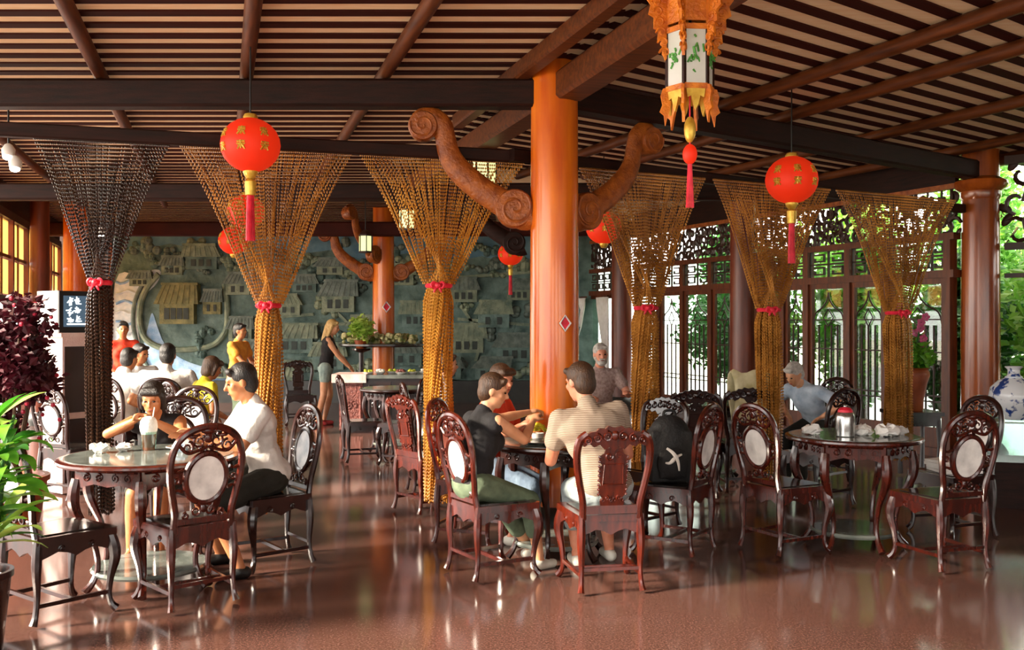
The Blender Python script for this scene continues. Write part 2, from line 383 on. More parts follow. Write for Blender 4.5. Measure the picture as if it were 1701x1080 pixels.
# ------------------------------------------------------------ scroll brackets
def bracket(c, d, sc, label, z_off=0, mt='scroll', r0=.19):
    d = V(d).normalized(); t = thing('scroll_bracket', label, 'bracket', (c[0], c[1], 0), math.atan2(d.y, d.x))
    # local: x away from the column, z up
    path = [(.17, 2.47), (.24, 2.46), (.42, 2.57), (.56, 2.66), (.72, 2.80), (.80, 2.93), (.83, 3.06), (.865, 3.16), (.96, 3.215), (1.04, 3.17)]
    rad = [.13, .12, .105, .10, .095, .085, .08, .085, .09, .085]
    f = lambda p: (r0+(p[0]-.17)*sc, 0, 2.47+z_off+(p[1]-2.47)*sc)
    pts = spl([f(p)+(r*sc,) for p, r in zip(path, rad)], 6)
    m = MB(); m.tube([p[:3] for p in pts], [p[3] for p in pts], 12, flat=.62, up=(0, 1, 0)); arm = m.build('arm', K[mt], t)
    for (cx, cz, R, sg, a0) in ((.29, 2.50, .15, 1, 2.4), (1.0, 3.14, .115, -1, .3)):
        x0, _, z0 = f((cx, cz)); R *= sc
        m = MB(); m.lathe([(R*.2, -.075*sc), (R*.93, -.07*sc), (R, -.055*sc), (R, .055*sc), (R*.93, .07*sc), (R*.2, .075*sc)], 22, (x0, 0, z0), Matrix.Rotation(PI/2, 4, 'X'))
        vol = m.build('volute', K[mt], t)
        for side in (-1, 1):
            m = MB(); sp = [(x0+math.cos(a0+sg*a)*R*(.88-.1*a/1.25), side*.076*sc, z0+math.sin(a0+sg*a)*R*(.88-.1*a/1.25)) for a in np.linspace(0, 10, 44)]
            m.tube(sp, R*.085, 6); m.build('spiral', K[mt], vol)
    return t
bracket(CC, (-1, 0, 0), 1.0, 'carved scroll bracket curving up left from the orange corner column')
bracket(CC, RC-CC, 1.0, 'carved scroll bracket curving up from the corner column towards the carved lantern')
bracket(fc, (-1, -.15, 0), 1.0, 'small looking scroll bracket on the mural column, on the side of the standing woman')
bracket(fc, (-.5, -1, 0), 1.0, 'scroll bracket on the mural column, reaching out into the hall', .3)
bracket(fc, (1, .1, 0), 1.0, 'scroll bracket on the mural column, on the side of the corner column')
bracket(V((P(872, 400, 12.6).x, 12.6, 0)), (-1, 0, 0), 1.0, 'dark scroll bracket below the cross beam beside the small orange lantern', .15, 'beam', .02)
# ------------------------------------------------------------ mural wall
wb = thing('wall_back', 'grey green carved stone relief mural of a riverside village', None, (0, MY, 0), kind='structure')
def MP(px, py): p = P(px, py, MY-.1); return (p.x, p.z)
xl, xr = -8.1, 1.75
m = MB(); m.box((xl-.85, .15, 2.95), (1.7, .2, 1.4)); m.build('upper_boarding', K['framedark'], wb)
m = MB(); m.box((xl-.06, .1, 1.8), (.16, .3, 3.6)); m.build('end_post', K['column3'], wb)
m = MB(); m.box(((xl+xr)/2, .15, 1.75), (xr-xl, .3, 3.5)); m.build('relief_ground', K['stone'], wb)
m = MB(); m.box(((xl+xr)/2, .15, 3.57), (xr-xl, .34, .16)); m.build('cornice', K['batten'], wb)
m = MB(); m.box(((xl+xr)/2, -.1, .22), (xr-xl, .2, .44)); m.build('plinth', K['plinth'], wb)
FR = Matrix.Rotation(PI/2, 4, 'X')                      # xy-polygon -> xz plane, +z of prism -> -y (towards the viewer)
def rel(name, poly, d, mt, parent=wb):
    m = MB(); m.prism([MP(*p) for p in poly], 0, d, FR); return m.build(name, K[mt], parent)
rel('sky_panel', [(180, 384), (930, 384), (930, 432), (860, 440), (800, 425), (740, 436), (690, 418), (600, 432), (545, 415), (480, 424), (420, 410), (350, 418), (280, 404), (180, 425)], .012, 'stonesky')
rel('river_water', spl([(243, 545), (236, 580), (246, 615), (280, 640), (330, 648), (385, 640), (410, 622), (372, 612), (330, 608), (292, 592), (270, 570), (258, 540), (250, 520)], 4, True), .02, 'river')
rel('river_water', spl([(188, 470), (225, 455), (262, 448), (258, 470), (236, 492), (226, 520), (228, 560), (236, 600), (250, 640), (188, 650)], 4, True), .015, 'foam')
rng = random.Random(3)
for k in range(9):                                      # carved waves
    y0 = 468+k*17; m = MB()
    pts = [MP(190+i*7, y0+3*math.sin(i*1.3+k)) for i in range(int(7-k*.4))]
    m.tube([(a, -.018, b) for a, b in pts], .03, 6); m.build('wave', K['foam' if k % 2 else 'river'], wb)
m = MB(); pts = spl([(262, 455), (243, 478), (232, 505), (231, 540), (243, 566), (275, 580), (320, 580), (355, 572), (374, 548), (376, 510), (372, 470)], 5)
m.tube([(MP(*p)[0], -.05, MP(*p)[1]) for p in pts], .06, 8); m.build('compound_wall', K['stone2'], wb)
m = MB(); pts = spl([(250, 452), (233, 475), (221, 505), (219, 540), (226, 572), (240, 605), (258, 630)], 5)
m.tube([(MP(*p)[0], -.03, MP(*p)[1]) for p in pts], .045, 8); m.build('river_bank', K['stone3'], wb)
def house(px, py, wpx, hpx, skew=.25, d=.14, body='stone2', roof='stone3', nw=3):
    (x0, z1), (x1, z0) = MP(px-wpx/2, py-hpx*.45), MP(px+wpx/2, py+hpx*.55)
    w_ = x1-x0; h_ = z1-z0; sk = skew*w_
    m = MB(); m.box(((x0+x1)/2, -d/2, z0+h_*.28), (w_*.86, d, h_*.56)); o = m.build('relief_house', K[body], wb)
    rz0, rz1 = z0+h_*.5, z0+h_
    m = MB(); m.prism([(x0-w_*.06, rz0), (x1+w_*.06, rz0), (x1-w_*.06+sk*.4, rz1), (x0+w_*.1+sk*.4, rz1)], 0, d+.05, FR)
    for i in range(7):
        f = (i+.5)/7; xa = x0-w_*.04+f*w_*1.08; xb = x0+w_*.1+sk*.4+f*w_*.84
        m.bar((xa, -d-.05, rz0+.01), (xb, -d-.05, rz1-.01), .025, .03, (0, 1, 0))
    m.bar((x0+w_*.06+sk*.4, -d-.05, rz1), (x1-w_*.02+sk*.4, -d-.05, rz1), .05, .05)
    m.build('roof', K[roof], o)
    for i in range(nw):
        m = MB(); xx = x0+w_*(.18+.64*(i+.5)/nw); m.box((xx, -d-.005, z0+h_*.26), (w_*.13, .02, h_*.28)); m.build('window', K['stonedark'], o)
house(296, 502, 66, 66, .2, .2, 'stonegold', 'stonegold', 4)
house(352, 500, 34, 40, .2, .12, 'stonegold', 'stone3', 2)
for (px, py, a, b) in ((335, 425, 60, 40), (285, 440, 40, 30), (232, 462, 40, 24), (395, 470, 46, 36), (400, 545, 44, 40), (480, 505, 44, 34), (505, 470, 46, 28), (562, 490, 62, 52), (548, 442, 50, 26), (600, 455, 34, 30),
                       (490, 560, 70, 48), (545, 590, 60, 44), (425, 585, 50, 44), (600, 540, 46, 34), (668, 455, 44, 34), (690, 520, 52, 42), (675, 585, 60, 40), (770, 480, 52, 40), (775, 560, 64, 48), (820, 520, 60, 44), (862, 480, 46, 34), (855, 575, 70, 46), (740, 610, 60, 36), (815, 610, 60, 36), (460, 625, 60, 36), (360, 615, 40, 24), (905, 540, 50, 40)):
    house(px, py, a, b, rng.uniform(-.3, .4), rng.uniform(.09, .17), rng.choice(['stone2', 'stone', 'stone2']), rng.choice(['stone3', 'stone3', 'stone2']), rng.choice([2, 3, 3]))
for k in range(170):                                     # carved tree crowns
    px = rng.uniform(210, 920); py = rng.choice([rng.uniform(405, 450), rng.uniform(440, 640)])
    if 225 < px < 385 and 455 < py < 650 and rng.random() < .8: continue
    m = MB(); x, z = MP(px, py); r = rng.uniform(.08, .2)
    for j in range(5): m.ell((x+rng.uniform(-r, r), -.02, z+rng.uniform(-r, r)*.6), (r*.55, rng.uniform(.06, .12), r*.5), None, 8, 5)
    m.build('relief_tree', K[rng.choice(['stone', 'stone2', 'stone3'])], wb, smooth=False)
for (a, b) in (((760, 500), (800, 560)), ((800, 560), (790, 600)), ((600, 560), (560, 520)), ((420, 530), (520, 522)), ((520, 540), (640, 536)), ((640, 470), (880, 452)), ((880, 540), (760, 530)), ((380, 450), (440, 436)), ((690, 555), (760, 548)), ((470, 600), (640, 612))):
    m = MB(); (x, z), (x2, z2) = MP(*a), MP(*b); m.bar((x, -.03, z), (x2, -.03, z2), .06, .08, (0, 1, 0)); m.build('carved_path', K['stone2'], wb)
# ------------------------------------------------------------ door wall on the right
wr = thing('wall_right', 'wooden door wall with pierced frieze and lattice transoms', None, (WA.x, WA.y, 0), math.atan2(WD.y, WD.x), kind='structure')
# local x along the wall from the near end, local -y outwards
def wbox(name, s0, s1, z0, z1, th=.1, mt='frame', parent=None, y=0):
    m = MB(); m.box(((s0+s1)/2, y, (z0+z1)/2), (abs(s1-s0), th, z1-z0)); return m.build(name, K[mt], parent or wr, smooth=False)
def fret(m, s0, s1, z0, z1, th=.03, y=0, b=.022):       # meander lattice
    W = s1-s0; H = z1-z0; n = max(1, round(W/(H*1.5)))
    def hb(a, c, z): m.box(((a+c)/2, y, z), (abs(c-a)+b, th, b))
    def vb(s, a, c): m.box((s, y, (a+c)/2), (b, th, abs(c-a)))
    for i in range(n):
        a = s0+W*i/n; w = W/n; u = lambda f: a+w*f; q = lambda f: z0+H*f
        vb(u(0), z0, z1); vb(u(.5), z0, z1); hb(u(0), u(1), q(.5))
        for f0, f1, g0, g1 in ((.12, .38, .62, .88), (.62, .88, .62, .88), (.12, .38, .12, .38), (.62, .88, .12, .38)):
            hb(u(f0), u(f1), q(g1)); hb(u(f0), u(f1), q(g0)); vb(u(f0), q(g0), q(g1)); vb(u(f1), q(g0), q(g1 if (i % 2) else g0+(g1-g0)*.5))
    vb(s1, z0, z1)
def frieze(m, s0, s1, z0, z1, rg, y=0):                 # pierced scrollwork
    H = z1-z0; n = int((s1-s0)/(H*.21))
    for i in range(n):
        for j in range(3):
            x = s0+(i+.5+rg.uniform(-.2, .2))*(s1-s0)/n; z = z0+H*(j+.5+rg.uniform(-.18, .18))/3
            R = H*rg.uniform(.15, .22); a0 = rg.uniform(0, 6.28); sg = rg.choice([-1, 1]); T = rg.uniform(3.6, 6.5)
            pts = [(x+math.cos(a0+sg*a)*R*(1-a/T*.7), y, z+math.sin(a0+sg*a)*R*(1-a/T*.7)) for a in np.linspace(0, T, 9)]
            m.tube(pts, [.022, .03, .018], 5)
            if rg.random() < .8:
                b_ = rg.uniform(0, 6.28); m.ell((x+math.cos(b_)*R, y, z+math.sin(b_)*R), (H*.1, .02, H*.055), Matrix.Rotation(b_, 3, 'Y'), 8, 5)
    for i in range(int(n*.7)):
        x = s0+(i+rg.random())*(s1-s0)/(n*.7); m.bar((x, y, z0), (x+rg.uniform(-.15, .15), y, z1), .02, .02)
ZH, ZT, ZF = 2.15, 2.6, 3.2
def edges(*pxs): return [wt(p) for p in pxs]
bays = [(1590, 1258, (1578, 1476, 1412, 1343, 1303, 1262)), (1228, 1056, (1226, 1183, 1136, 1097, 1060)), (1030, 925, (1028, 961, 928))]
rg = random.Random(11); nd = 0
for (pa, pb, posts) in bays:
    s0, s1 = wt(pa), wt(pb)
    wbox('upper_boarding', s0, s1, ZF+.05, ZC, .06, 'beam')
    wbox('frieze_rail', s0, s1, ZF, ZF+.06, .1, 'scroll'); wbox('frieze_rail', s0, s1, ZT, ZT+.08, .12); wbox('head_rail', s0, s1, ZH, ZH+.09, .13); wbox('sill_rail', s0, s1, 0, .1, .13)
    m = MB(); frieze(m, s0, s1, ZT+.08, ZF, rg); m.build('pierced_frieze', K['framedark'], wr)
    for i in range(len(posts)-1):
        a, b = wt(posts[i]), wt(posts[i+1]); pw = .05
        wbox('door_post', a-pw, a+pw, .1, ZT, .12)
        if i == len(posts)-2: wbox('door_post', b-pw, b+pw, .1, ZT, .12)
        a += pw; b -= pw
        m = MB(); fret(m, a, b, ZH+.09, ZT); m.build('transom_lattice', K['framedark'], wr)
        m = MB(); m.box(((a+b)/2, -.02, (ZH+.09+ZT)/2), (b-a, .008, ZT-ZH-.09)); m.build('transom_pane', K['glass'], wr)
        nd += 1; open_leaf = pa == 1030
        dr = thing('door_%d' % nd, None, None, (a, 0, .1), 0, kind='structure'); dr.parent = wr
        w_ = b-a; h_ = ZH-.1; st = min(.055, w_*.12)
        m = MB()
        for s in (st/2, w_-st/2): m.box((s, 0, h_/2), (st, .05, h_))
        for z, t in ((h_-.035, .07), (.12, .24)): m.box((w_/2, 0, z), (w_-2*st, .048, t))
        m.build('leaf_frame', K['frame'], dr, smooth=False)
        m = MB(); m.box((w_/2, -.012, h_/2+.08), (w_-2*st, .006, h_-.3)); m.build('pane', K['glass'], dr, smooth=False)
        if open_leaf: continue
        m = MB(); nb = max(2, int(w_/.16))
        iw = w_-2*st; zt = h_-.07; bb = .016
        for j in range(1, nb+1):
            x = st+iw*j/(nb+1); m.box((x, .006, .24+(zt-.5-.24)/2), (bb, .022, zt-.5-.24))
        for z in (.55, .62, 1.15, 1.55): m.box((w_/2, .006, z), (iw, .022, bb))
        cx = w_/2                                        # ogee arch and diamond near the top
        for sg in (-1, 1):
            m.tube([(cx+sg*x*iw, .006, z) for x, z in spl([(.5, zt-.5), (.42, zt-.34), (.2, zt-.26), (.05, zt-.16), (0, zt-.05)], 4)], .011, 5)
            m.tube([(cx+sg*x*iw, .006, z) for x, z in ((0, zt-.28), (.16, zt-.4), (0, zt-.52))], .009, 5)
        m.build('lattice', K['framedark'], dr)
# next bay beyond the collared column
B2 = RC+V((.24, -.1, 0)); E2 = RC+V((2.6, -2.0, 0)); bd = (E2-B2).normalized(); bl = (E2-B2).length
w2 = thing('wall_side', 'open bay with pierced frieze and dark shutter right of the collared column', None, (B2.x, B2.y, 0), math.atan2(bd.y, bd.x), kind='structure')
m = MB(); frieze(m, .05, bl, 2.55, 3.45, rg); m.build('pierced_frieze', K['framedark'], w2)
for z, t in ((3.5, .1), (2.5, .08), (2.16, .05)): wbox('frieze_rail', 0, bl, z-t/2, z+t/2, .1, 'framedark', w2)
for s in (.38, 1.9):
    dr = thing('shutter', None, None, (s, 0, 0)); dr.parent = w2
    m = MB()
    for x in (.03, .57): m.box((x, 0, 1.03), (.06, .06, 2.06))
    for z in (.1, 1.0, 2.03): m.box((.3, 0, z), (.6, .05, .08))
    m.build('shutter_frame', K['ebony'], dr, smooth=False)
    me = MB().box((0, 0, 0), (.07, .03, .86)).mesh('slat', False); me.materials.append(K['ebony'])
    for z in (.55, 1.5):
        for i in range(6):
            o = bpy.data.objects.new('slat', me); COL.objects.link(o); o.parent = dr; o.location = (.1+i*.08, 0, z); o.rotation_euler = (0, 0, .5)
# ------------------------------------------------------------ left wall with amber windows
a, b = LW(13.0), LW(MY-.1); ld = (b-a).normalized(); ll = (b-a).length
wl = thing('wall_left', 'left wall with amber paned upper windows over open bays', None, (a.x, a.y, 0), math.atan2(ld.y, ld.x), kind='structure')
wbox('upper_boarding', 0, ll, 3.2, ZC, .08, 'beam', wl); wbox('head_rail', 0, ll, 3.12, 3.24, .14, 'framedark', wl); wbox('sill_rail', 0, ll, 1.9, 2.0, .14, 'framedark', wl)
nw = 5
for i in range(nw+1): s = ll*i/nw; wbox('wall_post', s-.06, s+.06, 0, 3.2, .14, 'column3', wl)
for i in range(nw):
    s0, s1 = ll*i/nw+.06, ll*(i+1)/nw-.06
    wi = thing('window_%d' % (i+1), None, None, (s0, 0, 2.0), kind='structure'); wi.parent = wl; W = s1-s0
    m = MB(); m.box((W/2, 0, .56), (.05, .06, 1.12)); m.box((W/2, 0, .58), (W, .06, .05)); m.build('mullion', K['frame'], wi, smooth=False)
    for u in (0, 1):
        for v in (0, 1):
            m = MB(); m.box((W*(.25+.5*u), 0, .28+.58*v), (W*.5-.05, .012, .5)); m.build('pane', K['yellowglass'], wi, smooth=False)
# ------------------------------------------------------------ garden outside
def leaf_cloud(m, c, r, n, ls, rg, shell=.55):
    for i in range(n):
        d = V((rg.gauss(0, 1), rg.gauss(0, 1), rg.gauss(0, 1))).normalized()*(shell+(1-shell)*rg.random())
        p = V((c[0]+d.x*r[0], c[1]+d.y*r[1], c[2]+d.z*r[2]))
        a = V((rg.gauss(0, 1), rg.gauss(0, 1), rg.gauss(0, .7))).normalized(); b_ = a.orthogonal().normalized()
        L = ls*rg.uniform(.6, 1.3); h = b_*L*.3; u = a.cross(b_)*L*.08
        o = len(m.v); m.v += [tuple(p), tuple(p+a*L*.5+h+u), tuple(p+a*L), tuple(p+a*L*.5-h+u)]
        m.f += [(o, o+1, o+2), (o, o+2, o+3)]
def tree(pos, h, r, mt, label, name='garden_tree', n=4600, ls=.17, cat='tree', group='garden trees beyond the lattice doors', low=.25):
    rg = random.Random(int(pos[0]*100+pos[1]*37)); t = thing(name, label, cat, (pos[0], pos[1], -.2), 0, group)
    m = MB(); m.tube(spl([(0, 0, 0), (.06, .03, h*.35), (-.05, .05, h*.65), (0, 0, h*.85)], 4), [.1, .03], 8)
    for i in range(5):
        a = rg.uniform(0, 6.28); z = h*rg.uniform(.35, .7); m.tube([(0, 0, z), (math.cos(a)*r*.5, math.sin(a)*r*.5, z+h*.2)], [.03, .012], 6)
    m.build('trunk', K['bark'], t)
    m = MB()
    for i in range(9):
        f = i/8; z = h*(low+(1-low)*f); rr = r*math.sqrt(max(.12, 1-(2*f-.9)**2))
        leaf_cloud(m, (rg.uniform(-.3, .3)*rr, rg.uniform(-.3, .3)*rr, z), (rr, rr, h*.12), n//9, ls, rg, .3)
    m.build('foliage', K[mt], t, smooth=False)
gk = [('leafyel', 'yellow green tree in the garden beyond the lattice doors'), ('leaf', 'fresh green tree in the garden beyond the lattice doors'), ('leafdark', 'deep green tree in the garden beyond the lattice doors')]  # garden trees in three leaf colours
for i, (s, d, h, r) in enumerate([(.3, 2.6, 3.2, 1.1), (1.7, 2.2, 2.6, .9), (2.6, 3.6, 4.2, 1.3), (4.0, 2.4, 3.0, 1.0), (5.3, 3.4, 4.0, 1.3), (6.8, 2.6, 3.0, 1.0), (8.6, 3.2, 3.6, 1.2), (-.4, 5.4, 4.4, 1.3), (2.6, 7.2, 5.0, 1.5), (5.9, 7.4, 5.0, 1.5), (-1.3, 2.2, 2.2, .7), (-3.4, 5.6, 4.0, 1.3)]):
    q = WA+WD*s+WO*d; kk = (i*2+i//3) % 3
    tree((q.x, q.y), h, r, gk[kk][0], gk[kk][1])
# ------------------------------------------------------------ bead curtains (each one countless beads: stuff)
def curtain(pxb, pxl, pxr, ty, bw, zend, mt, label, rope, seed, n=84):
    rg = random.Random(seed); yb = lintel_y(pxb)
    t = thing('bead_curtain', label, 'bead curtain', (0, 0, 0), 0, 'tied bead curtains')
    tp = P(pxb, ty, yb); R = bw/2/FPX*yb
    a = P(pxl, 300, lintel_y(pxl)); b = P(pxr, 300, lintel_y(pxr)); a.z = b.z = LZ-.05
    t.location = (tp.x, tp.y, 0)
    a -= V((tp.x, tp.y, 0)); b -= V((tp.x, tp.y, 0)); tz = tp.z
    m = MB()
    OC = [(0, 1, 2), (0, 2, 3), (0, 3, 4), (0, 4, 1), (5, 2, 1), (5, 3, 2), (5, 4, 3), (5, 1, 4)]
    def bead(p, r, h): m.add([(p[0], p[1], p[2]+h), (p[0]+r, p[1], p[2]), (p[0], p[1]+r, p[2]), (p[0]-r, p[1], p[2]), (p[0], p[1]-r, p[2]), (p[0], p[1], p[2]-h)], OC)
    for i in range(n):
        f = (i+.5)/n; top = a.lerp(b, f)
        ang = PI*(1-f)+(PI if i % 2 else 0)*rg.choice([0, 1]); rr = R*math.sqrt(rg.uniform(.35, 1))
        e = V((math.cos(ang)*rr, math.sin(ang)*rr*.9, tz)); off = rg.uniform(0, .02)
        s = top.lerp(e, .5); s.z -= .02; pts = [top]
        L = (e-top).length; k = int(L/.027)
        br = .0072
        for j in range(k):
            u = j/k; q = top.lerp(e, u); sag = math.sin(PI*u)*.025*(abs(f-.5)*2); q.z -= sag; q.x -= (q.x-e.x)*math.sin(PI*u)*.10
            bead(q, br, .0135)
        k = int((tz-zend)/.027); ph = rg.uniform(0, .02); zz = zend+rg.uniform(-.03, .05)
        for j in range(k):
            z = tz-j*.027-off
            if z < zz: break
            g = 1.0+.12*math.sin(z*3+ang*3)
            if tz-z < .12: g *= .72+.28*(tz-z)/.12
            tw = ang+(z*1.1 if rope else .15*math.sin(z*2.2))
            bead((math.cos(tw)*rr*g, math.sin(tw)*rr*.9*g, z), .0105, .0135)
    o = m.build('beads', K[mt], t, smooth=False); o['kind'] = 'stuff'
    m = MB()                                            # tie-back bow
    m.tube([(math.cos(x)*R*.8, math.sin(x)*R*.75, tz) for x in np.linspace(0, 2*PI, 16, endpoint=False)], .02, 6, closed=True)
    for sg in (-1, 1):
        m.tube(spl([(0, -R*.8, tz), (sg*.03, -R*.95, tz+.025), (sg*.05, -R, tz+.008), (sg*.035, -R*.95, tz-.02), (0, -R*.85, tz)], 4), .010, 6)
        m.tube(spl([(0, -R*.85, tz), (sg*.018, -R*1.0, tz-.03), (sg*.03, -R*1.0, tz-.055)], 4), [.009, .011, .005], 6)
    m.ell((0, -R*.95, tz), .026, None, 8, 6); m.build('tie_bow', K['redbow'], t)
    return t
curtain(166, 55, 282, 470, 40, .25, 'beadbacklit', 'bead curtain coloured very dark as if backlit, tied with red bow beside the television', False, 1)
curtain(446, 298, 585, 508, 44, .2, 'bead', 'amber bead curtain tied with red bow behind the man in white', True, 2)
curtain(729, 597, 872, 475, 48, .2, 'beadgold', 'golden bead curtain tied with red bow between mural column and corner column', True, 3)
curtain(1073, 962, 1172, 512, 44, .2, 'bead', 'amber bead curtain tied with red bow, first one right of the corner column', True, 4, 125)
curtain(1277, 1184, 1380, 515, 42, .2, 'bead', 'amber bead curtain beside the round red lantern over the lattice doors', False, 5, 125)
curtain(1492, 1388, 1588, 520, 46, .2, 'bead', 'amber bead curtain in front of the brown flower jar', False, 6, 125)

# ------------------------------------------------------------ lanterns
def red_lantern(px, py, rpx, y, label, ztop, gold=True, tassel=True):
    c = P(px, py, y); r = rpx/FPX*y
    t = thing('red_lantern', label, 'lantern', c, 0, 'round red lanterns')
    N = 28; pr = []
    for i in range(11):
        a = -PI/2*.86+PI*.86*i/10; pr.append((r*math.cos(a)*1.0, r*.92*math.sin(a)))
    m = MB(); vs = []; fs = []
    for (q, z) in pr:
        for k in range(N*2):
            a = 2*PI*k/(N*2); g = 1.0 if k % 2 == 0 else .972; vs.append((q*g*math.cos(a), q*g*math.sin(a), z))
    M2 = N*2
    for i in range(len(pr)-1):
        for k in range(M2): l = (k+1) % M2; fs.append((i*M2+k, i*M2+l, (i+1)*M2+l, (i+1)*M2+k))
    m.add(vs, fs); m.build('silk_globe', K['red'], t, ang=60)
    m = MB(); z1 = pr[-1][1]; q1 = pr[-1][0]
    m.lathe([(q1*1.1, z1-.01), (q1*1.15, z1+.01), (q1*.9, z1+.03), (q1*.5, z1+.035)], 16); m.build('end_cap', K['gold'], t); m = MB(); m.lathe([(q1*.6, -z1-.05), (q1*.9, -z1-.03), (q1*1.15, -z1-.01), (q1*1.1, -z1+.01)], 16); m.build('end_cap', K['gold'], t)
    m = MB(); m.tube([(0, 0, z1), (0, 0, ztop-c.z)], .006, 6); m.build('cord', K['black'], t)
    if gold:                                            # gilt characters on the silk, two brush-like glyphs per side
        for ai, a in enumerate((-PI/2-.05, -PI/2+.75, -PI/2-.85, PI/2)):
            def on(u, v): b = a+u/r; rr = math.sqrt(max(r*r-(v/.92)**2, 0))*1.012; return (rr*math.cos(b), rr*math.sin(b), v)
            for zc in (.32*r, -.16*r):
                m = MB()
                w_ = .13*r
                for s_ in (((-1, .9), (1, .9)), ((-1.1, .3), (1.1, .3)), ((0, 1.2), (0, -.9)), ((-.8, -.2), (.8, -.2)), ((-.2, .2), (-1, -1)), ((.2, .2), (1, -1))):
                    m.tube([on(x*w_, zc+z*w_) for x, z in s_], .0065*r/.2, 4)
                m.build('gilt_character', K['gold'], t)
    if tassel:
        m = MB(); z0 = -z1-.05
        m.lathe([(.004, z0-.12*r/.2), (.035*r/.2, z0-.11*r/.2), (.04*r/.2, z0-.02), (.02, z0)], 10); m.build('tassel_head', K['gold'], t)
        m = MB()
        for k in range(14): a = k*2*PI/14; m.tube([(.02*math.cos(a), .02*math.sin(a), z0-.1*r/.2), (.028*math.cos(a), .028*math.sin(a), z0-.42*r/.2)], .005, 4)
        m.build('fringe', K['redbow'], t)
    return t
red_lantern(416, 241, 49, 6.62, 'large round red silk lantern hanging in front of the dark beam and amber curtain', ZC)
red_lantern(1315, 299, 43, 8.3, 'round red lantern with gold writing hanging before the right hand roof beam', ZC)
red_lantern(408, 352, 31, 11.3, 'round red lantern seen through the amber bead curtain, higher of two', ZC, tassel=False)
red_lantern(388, 400, 25, 14.0, 'round red lantern seen through the amber bead curtain, lower of two', ZC, tassel=False)
red_lantern(848, 422, 21, 16.3, 'small orange red lantern hanging before the mural beside the corner column', ZC, tassel=True)
red_lantern(1003, 378, 30, 11.6, 'pinkish red lantern behind the scroll bracket and bead curtain', ZC, tassel=False)
def palace_lantern(px, pz, y, S, label, ztop, big=False, rot=.3):
    c = P(px, pz, y); t = thing('palace_lantern', label, 'lantern', c, rot, 'hexagonal palace lanterns')
    R = .13*S; H = .30*S; n = 6; ww = 'orangewood' if big else 'framedark'
    V6 = [(R*math.cos(a), R*math.sin(a)) for a in [PI/6+i*PI/3 for i in range(6)]]
    for i in range(6):
        x, yy = V6[i]; x2, y2 = V6[(i+1) % 6]
        m = MB(); m.bar((x, yy, -H/2-.03*S), (x, yy, H/2+.03*S), .018*S, .018*S); m.build('post', K['ebony'], t, smooth=False)
        pn = MB(); d = V((x2-x, y2-yy, 0)).normalized(); cx, cy = (x+x2)/2, (yy+y2)/2
        pn.bar((cx-d.x*R*.43, cy-d.y*R*.43, 0), (cx+d.x*R*.43, cy+d.y*R*.43, 0), .006, H); pane = pn.build('paper_panel', K['paper' if big else 'paperglow'], t, smooth=False)
        if big:
            o = V((cx, cy, 0)).normalized()*.006; m = MB(); rg = random.Random(i+5)
            for k in range(16):
                u = rg.gauss(0, .16)*R; v = rg.gauss(-.02, .1)*H
                m.tube([(cx+o.x+d.x*u, cy+o.y+d.y*u, v), (cx+o.x+d.x*(u+rg.uniform(-.03, .03)*S), cy+o.y+d.y*(u+rg.uniform(-.02, .02)*S), v+rg.uniform(-.03, .05)*S)], .006*S, 5)
            m.build('painted_sprig', K['ink'], pane)
        for z in (-H/2-.015*S, H/2+.015*S):
            m = MB(); m.bar((x, yy, z), (x2, y2, z), .024*S, .03*S); m.build('rail', K[ww], t, smooth=False)
        if big:                                         # carved wings: upper fret and lower pendants
            rad = V((x, yy, 0)).normalized()
            M = Matrix(((rad.x, 0, -rad.y, 0), (rad.y, 0, rad.x, 0), (0, 1, 0, 0), (0, 0, 0, 1)))
            wing = [(R, .02), (R*1.1, .0), (R*1.25, .06), (R*1.22, .12), (R*1.45, .13), (R*1.4, .19), (R*1.62, .2), (R*1.6, .27), (R*1.85, .29), (R*1.75, .35), (R*1.95, .39), (R*1.7, .44), (R*1.62, .5), (R*1.35, .52), (R*1.2, .46), (R*1.0, .44)]
            m = MB(); m.prism([(a, b*S*.9) for a, b in wing], -.008*S, .008*S, M)
            for k in range(7):
                f = k/6; q = R*(1.12+.45*f); z = (.05+.38*f)*S*.9; w2 = .03*S
                sp = [(q+math.cos(a)*w2*(1-a/9), z+math.sin(a)*w2*(1-a/9)) for a in np.linspace(0, 7, 14)]
                for sd_ in (-1, 1): m.tube([(rad.x*a-rad.y*sd_*.01*S, rad.y*a+rad.x*sd_*.01*S, b) for a, b in sp], .006*S, 5)
            m.build('carved_wing', K[ww], t)
            low = [(R*.9, -.15), (R*1.2, -.16), (R*1.3, -.2), (R*1.22, -.25), (R*1.34, -.29), (R*1.15, -.31), (R*1.1, -.37), (R*.98, -.31), (R*.85, -.25)]
            m = MB(); m.prism([(a, b*S) for a, b in low], -.008*S, .008*S, M); m.build('carved_pendant', K[ww], t)
            mid = MB(); zz = -H/2-.03*S
            mid.prism([(-R*.42, zz), (R*.42, zz), (R*.36, zz-.05*S), (R*.2, zz-.04*S), (R*.1, zz-.09*S), (0, zz-.12*S), (-R*.1, zz-.09*S), (-R*.2, zz-.04*S), (-R*.36, zz-.05*S)], -.006, .006, Matrix(((d.x, 0, d.y, cx), (d.y, 0, -d.x, cy), (0, 1, 0, 0), (0, 0, 0, 1))))
            mid.build('carved_apron', K['gold'], t)
            top = MB(); zz = H/2+.03*S; top.bar((x, yy, zz+.12*S), (x2, y2, zz+.12*S), .012*S, .2*S); top.build('fret_board', K[ww], t, smooth=False)
